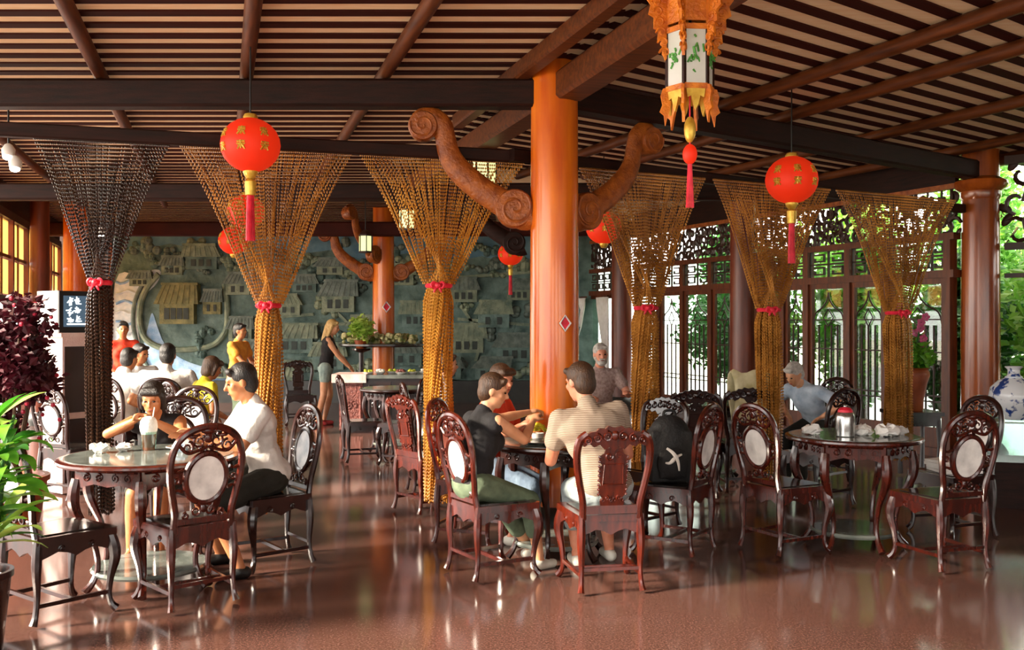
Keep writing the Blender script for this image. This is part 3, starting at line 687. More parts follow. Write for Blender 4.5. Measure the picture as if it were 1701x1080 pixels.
    m = MB(); m.lathe([(R*.2, H/2+.25*S), (R*.9, H/2+.24*S), (R*1.02, H/2+.22*S), (R*1.02, H/2+.2*S)] if big else [(R*1.1, H/2+.03*S), (R*.7, H/2+.09*S), (R*.2, H/2+.13*S)], 6, M=Matrix.Rotation(PI/6, 4, 'Z')); m.build('roof_cap', K[ww], t, smooth=False)
    m = MB(); m.lathe([(R*.2, -H/2-.04*S), (R*.95, -H/2-.03*S), (R*.95, -H/2-.01*S)], 6, M=Matrix.Rotation(PI/6, 4, 'Z')); m.build('floor_board', K[ww], t, smooth=False)
    m = MB(); m.tube([(0, 0, H/2), (0, 0, ztop-c.z)], .008, 6); m.build('cord', K['black'], t)
    if big:
        z = -H/2-.04*S
        m = MB(); m.tube([(0, 0, z), (0, 0, z-.42)], .004, 5); m.build('tassel_cord', K['redbow'], t)
        m = MB(); m.ell((0, 0, z-.17), (.03, .03, .065), None, 12, 8); m.build('yellow_drop', K['gold'], t)
        m = MB(); m.ell((0, 0, z-.29), (.036, .036, .05), None, 14, 10); m.build('red_ball', K['red'], t)
        m = MB()
        for k in range(12): a = k*PI/6; m.tube([(.008*math.cos(a), .008*math.sin(a), z-.33), (.018*math.cos(a), .018*math.sin(a), z-.55)], .004, 4)
        m.build('fringe', K['redbow'], t)
palace_lantern(1146, 102, 4.7, .86, 'large carved orange wood lantern with white painted panels and red tassel', ZC, True, .62)
palace_lantern(805, 288, 9.6, .9, 'glowing pale lantern seen behind the golden curtain beside the corner column', ZC)
palace_lantern(676, 365, 12.9, .8, 'glowing pale lantern seen through the golden bead curtain', ZC)
palace_lantern(607, 405, 15.4, .8, 'glowing pale lantern hanging just left of the mural column', ZC)

# ------------------------------------------------------------ chairs (local +Y is the front)
def BP(u, w, o=0.): return (u, -.205-.16*(w-.46)+o, w)     # point on the leaning back plane
def spiral(c, R, turns, a0, sg=1, n=16):
    return [(c[0]+math.cos(a0+sg*a)*R*(1-.75*a/(turns*2*PI)), c[1]+math.sin(a0+sg*a)*R*(1-.75*a/(turns*2*PI))) for a in np.linspace(0, turns*2*PI, n)]
def chair_base(t, W, inlay):
    m = MB(); m.prism([(-.2, -.215), (.2, -.215), (.24, .21), (.225, .225), (-.225, .225), (-.24, .21)], .435, .475); m.build('seat', K[W], t)
    m = MB(); m.prism([(-.155, -.17), (.155, -.17), (.185, .17), (-.185, .17)], .474, .481); m.build('seat_inlay', K[inlay], t)
    def apron(a, b):
        a, b = V(a), V(b); d = b-a; L = d.length; d /= L; m = MB()
        pr = [(0, 0), (L, 0), (L, -.085), (L*.88, -.07), (L*.75, -.05), (L*.62, -.062), (L*.5, -.085), (L*.38, -.062), (L*.25, -.05), (L*.12, -.07), (0, -.085)][::-1]
        M = Matrix(((d.x, 0, d.y, a.x), (d.y, 0, -d.x, a.y), (0, 1, 0, .437), (0, 0, 0, 1)))
        m.prism(pr, -.009, .009, M)
        n_ = V((d.y, -d.x, 0))
        for sg in (-1, 1):
            sp = spiral((L/2+sg*L*.2, -.035), .02, 1.2, PI/2*(1-sg), sg, 12)
            m.tube([tuple(a+d*q[0]+n_*.01+V((0, 0, .437+q[1]))) for q in sp], .005, 5)
        m.build('apron', K[W], t)
    apron((-.21, .2, 0), (.21, .2, 0)); apron((.175, -.195, 0), (.215, .2, 0)); apron((-.215, .2, 0), (-.175, -.195, 0)); apron((.18, -.2, 0), (-.18, -.2, 0))
    for sg in (-1, 1):
        f = spl([(.205, .19, .45, .028), (.222, .207, .37, .034), (.226, .21, .30, .03), (.21, .195, .2, .02), (.203, .188, .1, .016), (.213, .2, .045, .019), (.228, .22, .018, .024)], 4)
        m = MB(); m.tube([(sg*p[0], p[1], p[2]) for p in f], [p[3] for p in f], 8); m.build('leg', K[W], t)
        f = spl([(.178, -.2, .47, .022), (.182, -.208, .36, .027), (.183, -.21, .28, .024), (.18, -.205, .16, .017), (.184, -.215, .07, .016), (.19, -.232, .018, .022)], 4)
        m = MB(); m.tube([(sg*p[0], p[1], p[2]) for p in f], [p[3] for p in f], 8); m.build('leg', K[W], t)
        m = MB(); m.bar((sg*.204, .19, .115), (sg*.181, -.207, .115), .018, .022); m.build('stretcher', K[W], t)
    m = MB(); m.bar((-.19, -.02, .115), (.19, -.02, .115), .018, .022); m.build('stretcher', K[W], t)
    m = MB(); m.bar((-.18, -.207, .15), (.18, -.207, .15), .016, .02); m.build('stretcher', K[W], t)
def hoop(t, W, pts, r=.019):
    pts = pts+[(-u, w) for u, w in reversed(pts[:-1])]
    m = MB(); m.tube([BP(u, w) for u, w in spl(pts, 5)], r, 8, flat=1.15); m.build('back_frame', K[W], t)
def carve(m, u, w, R, a0, sg, r=.007, turns=1.3): m.tube([BP(x, z, .004) for x, z in spiral((u, w), R, turns, a0, sg)], [r*1.2, r*.7], 6)
def oval_chair(W='rose', disc='marble', inlay='seatdark'):
    t = thing('oval_back_chair'); chair_base(t, W, inlay)
    hoop(t, W, [(-.17, .45), (-.166, .55), (-.185, .65), (-.206, .77), (-.203, .88), (-.165, .97), (-.09, 1.02), (0, 1.035)])
    m = MB(); m.bar(BP(-.175, .505), BP(.175, .505), .022, .03); m.build('lower_rail', K[W], t)
    rx, rz, cz = .118, .14, .745
    m = MB(); m.tube([BP(math.cos(a)*rx, cz+math.sin(a)*rz) for a in np.linspace(0, 2*PI, 32, endpoint=False)], .019, 8, closed=True); rn = m.build('medallion_ring', K[W], t)
    n = 28; vs = []
    for o in (-.009, .009): vs += [BP(math.cos(a)*rx, cz+math.sin(a)*rz, o) for a in np.linspace(0, 2*PI, n, endpoint=False)]
    m = MB(); m.add(vs, [tuple(range(n)), tuple(range(2*n-1, n-1, -1))]+[(i, n+i, n+(i+1) % n, (i+1) % n) for i in range(n)]); d = m.build('marble_disc', K[disc], t); d['label'] = 'pale marble oval set in the chair back'
    m = MB()
    for sg in (-1, 1):
        carve(m, sg*.05, .955, .04, PI/2, -sg); carve(m, sg*.115, .925, .036, PI/2, sg); carve(m, sg*.03, .915, .022, 0, sg)
        m.tube([BP(x, z) for x, z in spl([(sg*.165, .94), (sg*.12, .895), (sg*.07, .90), (0, .925)], 4)], .010, 6)
        m.ell(BP(sg*.09, .985), (.025, .011, .012), None, 8, 5)
    m.ell(BP(0, .975), (.03, .014, .032), None, 10, 6); m.ell(BP(0, 1.015), (.05, .02, .022), None, 10, 6)
    for k in range(5): a = -PI/2+(k-2)*.5; m.ell(BP(math.cos(a)*.033, .965+math.sin(a)*-.03), (.012, .009, .012), None, 6, 4)
    m.build('crest_carving', K[W], t)
    for sg in (-1, 1):
        m = MB(); m.tube([BP(sg*.135, .80), BP(sg*.165, .79), BP(sg*.203, .80)], [.012, .008, .012], 6); m.tube([BP(sg*.13, .68), BP(sg*.16, .69), BP(sg*.192, .68)], [.012, .008, .012], 6); carve(m, sg*.165, .74, .022, PI, sg, .006); m.build('side_scroll', K[W], t)
    m = MB()
    for sg in (-1, 1): carve(m, sg*.045, .56, .034, PI/2, sg); carve(m, sg*.1, .535, .022, PI/2, -sg)
    m.ell(BP(0, .575), (.022, .012, .03), None, 8, 6); m.build('lower_scroll', K[W], t)
    return t
def splat_chair(W='rose2', inlay='seatdark'):
    t = thing('carved_splat_chair'); chair_base(t, W, inlay)
    for sg in (-1, 1):
        f = spl([(.172, .45, .02), (.176, .55, .018), (.198, .66, .018), (.218, .77, .019), (.222, .86, .02), (.205, .93, .022), (.165, .965, .02)], 5)
        m = MB(); m.tube([BP(sg*u, w) for u, w, r in f], [p[2] for p in f], 8, flat=1.2); m.build('back_post', K[W], t)
    m = MB(); m.bar(BP(-.175, .505), BP(.175, .505), .022, .05); m.build('lower_rail', K[W], t)
    FM = Matrix(((1, 0, 0, 0), (0, -.16, -1, -.205+.16*.46), (0, 1, 0, 0), (0, 0, 0, 1)))
    def sheet(poly, d=.011): m = MB(); m.prism(poly, -d, d, FM); return m
    h = [(0, 1.0), (.04, 1.012), (.06, .995), (.095, .998), (.115, .98), (.15, .975), (.17, .955), (.2, .945), (.212, .915), (.185, .89), (.15, .905), (.125, .885), (.09, .9), (.06, .87), (.03, .885), (0, .86)]
    m = sheet(h+[(-u, w) for u, w in reversed(h[1:-1])], .014)
    for sg in (-1, 1):
        for (u, w, R) in ((.05, .95, .032), (.11, .94, .028), (.165, .925, .024)):
            for o in (-.016, .022): m.tube([BP(x, z, o-.004) for x, z in spiral((sg*u, w), R, 1.3, PI/2, sg)], .007, 5)
    for o in (-.016, .016): m.ell(BP(0, .955, o), (.026, .012, .03), None, 10, 6)
    m.build('crest_rail', K[W], t)
    h = [(0, .53), (.07, .53), (.075, .56), (.06, .575), (.082, .6), (.088, .64), (.072, .655), (.084, .68), (.086, .76), (.07, .775), (.088, .8), (.085, .83), (.06, .845), (.05, .875), (0, .885)]
    sheet(h+[(-u, w) for u, w in reversed(h[1:-1])], .007).build('splat', K[W], t)
    m = MB()
    for o in (-.009, .009):
        m.tube([BP(x, z, o) for x, z in ((-.062, .66), (.062, .66), (.058, .78), (-.058, .78))], .006, 6, closed=True)
        for sg in (-1, 1):
            carve_pts = spiral((sg*.03, .83), .026, 1.2, 0, sg); m.tube([BP(x, z, o) for x, z in carve_pts], .006, 5)
            for k in range(3): m.tube([BP(x, z, o) for x, z in spiral((sg*(.012+.024*k), .565+.012*(k % 2)), .015, 1., PI/2, sg, 9)], .005, 5)
        for k in range(9):
            for sg in (-1, 1): m.ell(BP(sg*.084, .6+k*.028, o*.6), (.008, .008, .009), None, 6, 4)
    m.build('splat_carving', K[W], t)
    return t
PRO = {}
def chair(kind, c, f, label, group='carved rosewood chairs'):
    key = kind
    if key not in PRO: o = PRO[key] = {'oval': lambda: oval_chair(), 'ovalblue': lambda: oval_chair('ebony', 'marble_blue'), 'ovaldark': lambda: oval_chair('ebony', 'marble'), 'ovalwhite': lambda: oval_chair('rose', 'marble', 'marble'), 'splat': lambda: splat_chair(), 'splatdark': lambda: splat_chair('ebony')}[kind]()
    else: o = copy_tree(PRO[key])
    o.location = (c[0], c[1], 0); o.rotation_euler = (0, 0, face_rz(*f))
    return tag(o, label, 'chair', group)
chair('oval', (-1.885, 5.60), (-.66, .75), 'empty rosewood chair with round white marble back, drawn up to the iced drink table')
chair('ovaldark', (-2.53, 5.36), (.6, .8), 'rosewood chair half hidden by the long leaved green plant')
chair('ovalblue', (-1.63, 6.47), (-.8, -.6), 'dark chair with bluish marble oval that the man in white sits on')
chair('ovaldark', (-2.52, 7.10), (.1, -1), 'dark chair the girl with black hair sits on')
chair('ovaldark', (-2.86, 8.3), (-.15, -.98), 'dark chair with white oval back behind the girl, beside the person in yellow')
chair('ovaldark', (-4.05, 8.9), (.4, .9), 'dark chair with white oval back between the dark curtain and the maroon plant')
chair('oval', (-.13, 6.22), (.85, .52), 'rosewood chair with white marble oval that the woman in the black vest sits on')
chair('splat', (.555, 5.94), (-.17, .985), 'reddish chair with carved splat back that the man in the pale shirt sits on')
chair('oval', (1.15, 6.85), (-.82, .57), 'chair with white oval back that holds the black rucksack')
chair('splatdark', (1.03, 7.62), (-.75, -.65), 'dark carved chair standing empty behind the rucksack chair')
chair('ovalwhite', (-.29, 7.12), (.9, -.3), 'chair with white seat beside the golden curtain, used by the woman in red')
chair('splat', (-.72, 8.3), (.75, .65), 'brown carved chair just left of the golden bead curtain')
chair('oval', (1.93, 6.86), (.87, .49), 'reddish chair with white oval back on the near side of the silver canister table')
chair('oval', (2.86, 6.44), (-.3, .95), 'chair with grey white oval back at the table with crumpled napkins')
chair('ovaldark', (3.36, 7.35), (-.93, -.3), 'chair with folded newspapers on its seat beside the glass case')
chair('splatdark', (1.72, 9.0), (.2, .98), 'dark carved chair at the table before the lattice doors, nearer the amber curtain')
chair('splatdark', (2.2, 9.25), (.0, 1), 'dark carved chair at the table before the lattice doors, nearer the red brown column')
chair('ovaldark', (2.72, 8.55), (-.55, .83), 'dark chair backed towards the silver canister, beside the bending person')
chair('splatdark', (-1.72, 11.2), (.9, .3), 'dark carved chair by the buffet counter, farther from the golden curtain')
chair('splatdark', (-1.25, 11.0), (-.9, .2), 'dark carved chair by the buffet counter, close to the golden curtain')
chair('splatdark', (-3.35, 15.2), (.3, -.9), 'dark carved chair against the mural plinth behind the standing woman')

chair('ovaldark', (.98, 10.87), (.15, -1), 'dark chair the bearded man sits on')
chair('ovaldark', (3.10, 9.73), (-.83, -.55), 'dark chair the person in the pale blue shirt sits on')
chair('ovaldark', (-4.14, 10.28), (.3, .9), 'dark chair of the white shirted diner next to the dark curtain')
chair('ovaldark', (-4.53, 11.62), (.6, -.7), 'dark chair on the mural side of the group table')
chair('ovaldark', (-3.62, 10.08), (-.15, 1), 'dark chair of the broad backed man in white')
chair('ovaldark', (-3.07, 9.42), (.7, .6), 'dark chair the person in yellow sits on')
chair('ovaldark', (-.74, 9.12), (.95, .25), 'dark chair behind the golden curtain under the diner in white')
# ------------------------------------------------------------ tables
def table(c, r, label, W='rose', group='round marble topped tables', rot=.3):
    t = thing('round_table', label, 'table', (c[0], c[1], 0), rot, group)
    m = MB(); m.lathe([(r*.9, .762), (r*.985, .768), (r, .78), (r*.995, .793), (r*.96, .80), (r*.9, .80)], 44); m.build('table_rim', K[W], t)
    m = MB(); m.lathe([(r*.3, .79), (r*.915, .79), (r*.915, .803), (r*.3, .803)], 44); m.build('marble_top', K['marble_top'], t)
    n = 6; ra = r*.82
    for i in range(n):
        a0, a1 = i*2*PI/n, (i+1)*2*PI/n; p0 = V((ra*math.cos(a0), ra*math.sin(a0), 0)); p1 = V((ra*math.cos(a1), ra*math.sin(a1), 0)); d = (p1-p0); L = d.length; d /= L; no = V((d.y, -d.x, 0))
        m = MB(); M = Matrix(((d.x, 0, no.x, p0.x), (d.y, 0, no.y, p0.y), (0, 1, 0, 0), (0, 0, 0, 1)))
        m.prism([(0, .762), (0, .64), (L*.15, .66), (L*.3, .675), (L*.5, .66), (L*.7, .675), (L*.85, .66), (L, .64), (L, .762)], -.012, .012, M)
        for sg in (-1, 1):
            for q in (.13, .32):
                sp = spiral((L/2+sg*L*q, .715), .026, 1.4, PI/2, sg); m.tube([tuple(p0+d*x+no*.014+V((0, 0, z))) for x, z in sp], .006, 5)
        m.tube([tuple(p0+d*(L*x)+no*.014+V((0, 0, z))) for x, z in ((.04, .75), (.96, .75))], .008, 5)
        m.build('carved_apron', K[W], t)
        q = V((math.cos(a0), math.sin(a0), 0)); f = spl([(ra, .70, .03), (ra*1.04, .6, .036), (ra*1.0, .5, .03), (ra*.80, .34, .02), (ra*.72, .18, .018), (ra*.78, .08, .02), (ra*.90, .02, .026)], 4)
        m = MB(); m.tube([tuple(q*p[0]+V((0, 0, p[1]))) for p in f], [p[2] for p in f], 8); m.build('leg', K[W], t)
    m = MB(); m.lathe([(r*.1, .10), (r*.62, .10), (r*.64, .115), (r*.62, .13), (r*.1, .13)], 30); m.build('low_shelf', K['marble_top'], t)
    return t
TL, TC, TR = V((-2.237, 5.96, .803)), V((.30, 6.66, .803)), V((2.48, 7.0, .803))
table(TL, .54, 'round grey marble topped table with the iced drink on it', rot=.768)
table(TC, .47, 'round marble topped table against the orange corner column with a yellow flower', 'ebony')
table(TR, .48, 'round marble topped table with silver canister and crumpled napkins', 'rose', rot=.75)
table((-3.9, 11.0), .5, 'round table where the group in white shirts sits before the mural', 'ebony')
table((1.95, 9.9), .55, 'round table in front of the bearded man and the lattice doors', 'ebony')
table((-1.45, 12.0), .45, 'small round table close to the buffet counter', 'ebony')
# ------------------------------------------------------------ people
K['skin'] = mat('skin_fair', '#c98a62', '#dca27c', rough=.5, scale=12, sss=.08)
K['skintan'] = mat('skin_tan', '#a8683f', '#bd7d52', rough=.5, scale=12, sss=.08)
K['skinred'] = mat('skin_ruddy', '#c87a58', '#dc977a', rough=.5, scale=12, sss=.08)
K['hairblack'] = mat('hair_black', '#0b0806', '#1d1512', rough=.45, scale=30, stretch=(3, 3, .6), bump=.4, bscale=60)
K['hairbrown'] = mat('hair_brown', '#2e1c10', '#54371f', rough=.5, scale=30, stretch=(3, 3, .6), bump=.4, bscale=60)
K['hairblond'] = mat('hair_blond', '#a97f43', '#d9b877', rough=.5, scale=30, stretch=(3, 3, .6), bump=.4, bscale=60)
K['hairgrey'] = mat('hair_grey', '#9a948c', '#cfcac2', rough=.6, scale=30, bump=.4, bscale=60)
def cloth(name, a, b, sc=10, bump=.5): return mat(name, a, b, rough=.85, scale=sc, bump=bump, bscale=16)
K['t_white'] = cloth('shirt_white', '#c4c0ba', '#dedad5')
K['t_black'] = cloth('vest_black', '#0f0e10', '#1e1c20')
K['t_red'] = cloth('shirt_red', '#c22a12', '#e84a24')
K['t_yellow'] = cloth('shirt_yellow', '#b9a012', '#e6d436')
K['t_orange'] = cloth('shirt_orange', '#c9781c', '#eaa23c')
K['t_blue'] = cloth('shirt_pale_blue', '#8ea0b4', '#c3d0dc')
K['t_plaid'] = cloth('shirt_muted_check', '#8a6f6a', '#b8a29a', 40)
K['p_dark'] = cloth('shorts_dark', '#12120c', '#24221a')
K['p_green'] = cloth('trousers_grey_green', '#3f4d3c', '#66755c')
K['p_pale'] = cloth('trousers_pale_denim', '#8d9a9c', '#b9c4c4')
K['p_denim'] = cloth('shorts_denim', '#6f8480', '#a3b4ac')
K['p_blue'] = cloth('trousers_blue', '#5c6f86', '#8498ac')
def stripes(name, a, b, fr, ax=2):
    m = bpy.data.materials.new(name); m.use_nodes = True; nt = m.node_tree; L = nt.links.new; p = nt.nodes['Principled BSDF']; p.inputs['Roughness'].default_value = .85
    tc = nt.nodes.new('ShaderNodeTexCoord'); wv = nt.nodes.new('ShaderNodeTexWave'); wv.bands_direction = 'XYZ'[ax]; wv.inputs['Scale'].default_value = fr; wv.inputs['Distortion'].default_value = 1.2
    cr = nt.nodes.new('ShaderNodeValToRGB'); cr.color_ramp.elements[0].position = .42; cr.color_ramp.elements[1].position = .58
    cr.color_ramp.elements[0].color = (*hx(a), 1); cr.color_ramp.elements[1].color = (*hx(b), 1)
    L(tc.outputs['Object'], wv.inputs['Vector']); L(wv.outputs['Fac'], cr.inputs[0]); L(cr.outputs[0], p.inputs['Base Color']); return m
K['t_stripe'] = stripes('shirt_fine_stripe', '#7f6a58', '#b5a391', 30, 2)
K['shoe_w'] = mat('shoe_white', '#cfcabc', '#e9e5d8', rough=.6, scale=9)
K['shoe_b'] = mat('shoe_black', '#101010', rough=.5)
K['shoe_r'] = mat('sandal_red', '#8a1c20', '#b03034', rough=.5)
K['eye'] = mat('eye_dark', '#0d0806', rough=.2)
K['lip'] = mat('lips', '#8c4034', '#a45446', rough=.5)
def blob(name, m, vox, mt, parent, sm=3):
    me = bpy.data.meshes.new(name); me.from_pydata(m.v, [], m.f); o = bpy.data.objects.new(name, me); COL.objects.link(o)
    r = o.modifiers.new('r', 'REMESH'); r.mode = 'VOXEL'; r.voxel_size = vox
    s = o.modifiers.new('s', 'SMOOTH'); s.iterations = sm; s.factor = .5
    dg = bpy.context.evaluated_depsgraph_get(); e = o.evaluated_get(dg); nm = bpy.data.meshes.new_from_object(e)
    o.modifiers.clear(); o.data = nm; bpy.data.meshes.remove(me); nm.name = name
    nm.materials.clear(); nm.materials.append(mt); nm.polygons.foreach_set('use_smooth', [True]*len(nm.polygons))
    o.parent = parent; return o
def ik(a, b, l1, l2, pole):
    a, b = V(a), V(b); d = b-a; L = d.length
    if L > (l1+l2)*.995: b = a+d*((l1+l2)*.995/L); d = b-a; L = d.length
    L = max(L, abs(l1-l2)+.02); u = d.normalized(); p = V(pole); p = p-u*p.dot(u); p.normalize()
    x = (l1*l1-l2*l2+L*L)/(2*L); h = math.sqrt(max(l1*l1-x*x, 0)); return a+u*x+p*h, b
def person(label, pel, face, lean=5, side=0, H=1.7, yaw=0, pitch=0, hl=None, hr=None, fl=None, fr=None, el=None, er=None, skin='skin', top=('t_white', 'short'), bottom=('p_dark', 'shorts'), shoes='shoe_b', hair=('hairblack', 'short'), vox=.011, curl=.7, fem=False, beard=None, kpole=None, wide=1.0):
    S = H/1.7; F = V((face[0], face[1], 0)).normalized(); R = V((F.y, -F.x, 0)); U = V((0, 0, 1)); pel = V(pel)
    base = V((pel.x, pel.y, 0)); t = thing('person', label, 'person', base)
    p = pel-base; la, sa = math.radians(lean), math.radians(side)
    T = (U*math.cos(la)+F*math.sin(la)); T = (T*math.cos(sa)+R*math.sin(sa)).normalized()
    B = R.cross(T)*-1 if False else T.cross(R)*-1                  # torso forward
    Ft = (F-T*F.dot(T)).normalized(); Rt = Ft.cross(T).normalized()
    MT = Matrix((Rt, Ft, T)).transposed()
    sw = (.165 if fem else .185)*S*wide
    nb = p+T*.50*S; sl, sr = p+T*.445*S-Rt*sw, p+T*.445*S+Rt*sw
    hipl, hipr = p-Rt*.09*S, p+Rt*.09*S
    q = Quaternion(U, -math.radians(yaw)); hf = q @ F; hr_ = V((hf.y, -hf.x, 0)); q2 = Quaternion(hr_, math.radians(pitch)); hf = q2 @ hf; hu = hr_.cross(hf)
    MH = Matrix((hr_, hf, hu)).transposed()
    hc = nb+(T*.5+hu*.5).normalized()*.155*S+hf*.03*S                  # head centre
    def Hh(x, y, z): return hc+MH @ (V((x, y, z))*S)
    # limbs
    def loc(v): return V(v)-base
    HL = loc(hl) if hl is not None else p-R*.22*S+F*.25*S+U*.1
    HR = loc(hr) if hr is not None else p+R*.22*S+F*.25*S+U*.1
    el_, HL = ik(sl, HL, .28*S, .245*S, el if el is not None else (-R*.7-U-F*.3))
    er_, HR = ik(sr, HR, .28*S, .245*S, er if er is not None else (R*.7-U-F*.3))
    FL = (loc(fl) if fl is not None else V((p.x, p.y, 0))-R*.1+F*.4)+V((0, 0, .075*S)); FRt = (loc(fr) if fr is not None else V((p.x, p.y, 0))+R*.1+F*.4)+V((0, 0, .075*S))
    kp = kpole if kpole is not None else (F+U*.35)
    kl, FL = ik(hipl, FL, .43*S, .42*S, kp); kr, FRt = ik(hipr, FRt, .43*S, .42*S, kp)
    def torso(m, g):
        m.ell(p+T*.0, ((.155 if fem else .15)*S*wide+g, .115*S+g, .11*S+g), MT, 14, 10)
        m.ell(p+T*.13*S, ((.125 if fem else .145)*S*wide+g, .10*S+g, .14*S+g), MT, 14, 10)
        m.ell(p+T*.30*S+Ft*.008, ((.14 if fem else .165)*S*wide+g, .108*S+g, .17*S+g), MT, 14, 10)
        m.cap(sl+Rt*.03-T*.015, sr-Rt*.03-T*.015, .062*S+g, .062*S+g)
        m.cap(p+T*.42*S-Ft*.03*S, nb-Ft*.012, .075*S+g, .05*S+g)
        if fem:
            for sg in (-1, 1): m.ell(p+T*.31*S+Ft*.085*S+Rt*sg*.065*S, (.058*S+g, .05*S+g, .058*S+g), MT, 10, 8)
    def hand(m, el, w_, sg):
        d = (w_-el).normalized(); n_ = (-U+F*.2); n_ = (n_-d*n_.dot(d)).normalized(); s_ = d.cross(n_)*sg
        pc = w_+d*.045*S; Mh = Matrix((s_, d, n_)).transposed(); m.ell(pc, (.04*S, .05*S, .018*S), Mh, 10, 8)
        for k, (o, L) in enumerate(((-.029, .066), (-.01, .078), (.01, .072), (.028, .056))):
            a = pc+d*.04*S+s_*o*S; c1 = curl*(.8+.1*k); b_ = a+(d*math.cos(c1*.6)+n_*math.sin(c1*.6))*L*.5*S; c = b_+(d*math.cos(c1*1.5)+n_*math.sin(c1*1.5))*L*.5*S
            m.cap(a, b_, .0095*S, .009*S, 8); m.cap(b_, c, .009*S, .0075*S, 8)
        a = w_+d*.02*S-s_*.03*S; b_ = a+(d*.6-s_*.55+n_*.4).normalized()*.042*S; c = b_+(d*.85+n_*.45).normalized()*.032*S
        m.cap(a, b_, .012*S, .0105*S, 8); m.cap(b_, c, .0105*S, .0085*S, 8)
    m = MB(); torso(m, 0)
    m.cap(p+T*.46*S, hc-hu*.06*S-hf*.02*S, .055*S, .05*S)
    m.ell(Hh(0, -.012, .025), (.074*S, .094*S, .09*S), MH, 16, 12); m.ell(Hh(0, .018, -.035), (.06*S, .07*S, .08*S), MH, 14, 10); m.ell(Hh(0, .045, -.088), (.03*S, .032*S, .026*S), MH, 10, 8)
    m.cap(Hh(0, .082, .02), Hh(0, .103, -.022), .009*S, .0135*S, 8); m.cap(Hh(-.03, .074, .03), Hh(.03, .074, .03), .013*S, .013*S, 8)
    m.cap(Hh(-.016, .079, -.058), Hh(.016, .079, -.058), .009*S, .009*S, 8)
    for sg in (-1, 1):
        m.ell(Hh(sg*.042, .055, -.015), (.022*S, .024*S, .024*S), MH, 8, 6); m.ell(Hh(sg*.076, -.008, -.004), (.009*S, .02*S, .032*S), MH, 8, 6)
    for sh, eb, wr_, sg in ((sl, el_, HL, -1), (sr, er_, HR, 1)):
        ua = .9 if fem else 1.0
        m.cap(sh, sh.lerp(eb, .45), .056*S*ua, .05*S*ua); m.cap(sh.lerp(eb, .45), eb, .05*S*ua, .039*S*ua); m.cap(eb, eb.lerp(wr_, .35), .04*S*ua, .041*S*ua); m.cap(eb.lerp(wr_, .35), wr_, .041*S*ua, .026*S*ua); hand(m, eb, wr_, sg)
    for hp, kn, an in ((hipl, kl, FL), (hipr, kr, FRt)):
        m.cap(hp, kn, .085*S, .056*S); m.cap(kn, kn.lerp(an, .3), .056*S, .056*S); m.cap(kn.lerp(an, .3), an, .056*S, .034*S)
        toe = F; m.cap(an-F*.03*S-U*.035*S, an+F*.12*S-U*.048*S, .034*S, .026*S); m.cap(an, an-U*.03*S, .035*S, .034*S)
    body = blob('body', m, vox, K[skin], t)
    for sg in (-1, 1):
        e = MB(); e.ell(Hh(sg*.03, .082, .008), (.012*S, .008*S, .0065*S), MH, 8, 6); e.build('eye', K['eye'], body)
    e = MB(); e.ell(Hh(0, .088, -.056), (.02*S, .006*S, .0065*S), MH, 10, 6); e.build('mouth', K['lip'], body)
    # clothes
    g = .014
    if top:
        m = MB(); torso(m, g)
        if top[1] == 'long': pr = 1.0
        elif top[1] == 'short': pr = .5
        else: pr = 0
        for sh, eb, wr_ in ((sl, el_, HL), (sr, er_, HR)):
            if pr:
                m.cap(sh, sh.lerp(eb, pr), .068*S, (.06 if pr < 1 else .052)*S)
                if top[1] == 'short': m.cap(sh.lerp(eb, .3), sh.lerp(eb, .52), .064*S, .068*S)
            if pr == 1.0: m.cap(eb, eb.lerp(wr_, .9), .052*S, .04*S)
        if top[1] != 'vest':
            m.ell(p+T*.37*S-Ft*.012*S, (sw+.035*S, .118*S, .125*S), MT, 14, 10); m.cap(p+T*.45*S, nb+T*.012*S-Ft*.012*S, .085*S, .062*S)
            m.ell(p+T*.02*S-Ft*.01, (.168*S*wide+g, .128*S+g, .12*S), MT, 14, 10)
        blob('shirt', m, vox*1.05, K[top[0]], t)
    m = MB(); m.ell(p-T*.01, (.165*S*wide+.008, .13*S, .115*S), MT, 14, 10)
    if bottom[1] == 'skirt':
        m.cap(hipl, kl, .11*S, .1*S); m.cap(hipr, kr, .11*S, .1*S); m.cap((hipl+hipr)/2, (kl+kr)/2, .11*S, .09*S)
    else:
        f1 = {'shorts': .86, 'mini': .42, 'long': 1.0, 'capri': 1.0}[bottom[1]]
        for hp, kn, an in ((hipl, kl, FL), (hipr, kr, FRt)):
            m.cap(hp, hp.lerp(kn, f1), .102*S, (.085 if f1 < 1 else .072)*S)
            if bottom[1] == 'long': m.cap(kn, kn.lerp(an, .92), .072*S, .06*S)
            if bottom[1] == 'capri': m.cap(kn, kn.lerp(an, .5), .074*S, .07*S)
    blob('trousers' if bottom[1] in ('long', 'capri') else 'skirt' if bottom[1] == 'skirt' else 'shorts', m, vox*1.05, K[bottom[0]], t)
    for an in (FL, FRt):
        if shoes:
            m = MB(); m.cap(an-F*.035*S-U*.038*S, an+F*.125*S-U*.046*S, .041*S, .033*S); m.ell(an-U*.03*S, (.042*S, .05*S, .04*S), None, 10, 8); blob('shoe', m, max(vox, .012), K[shoes], t, 2)
    # hair
    hm, hs = hair; m = MB()
    m.ell(Hh(0, -.024, .04), (.083*S, .098*S, .092*S), MH, 16, 12)
    if hs in ('short', 'bob', 'long', 'pony'): m.ell(Hh(0, -.05, -.01), (.077*S, .066*S, .085*S), MH, 14, 10); m.cap(Hh(-.045, .055, .085), Hh(.045, .055, .085), .022*S, .022*S)
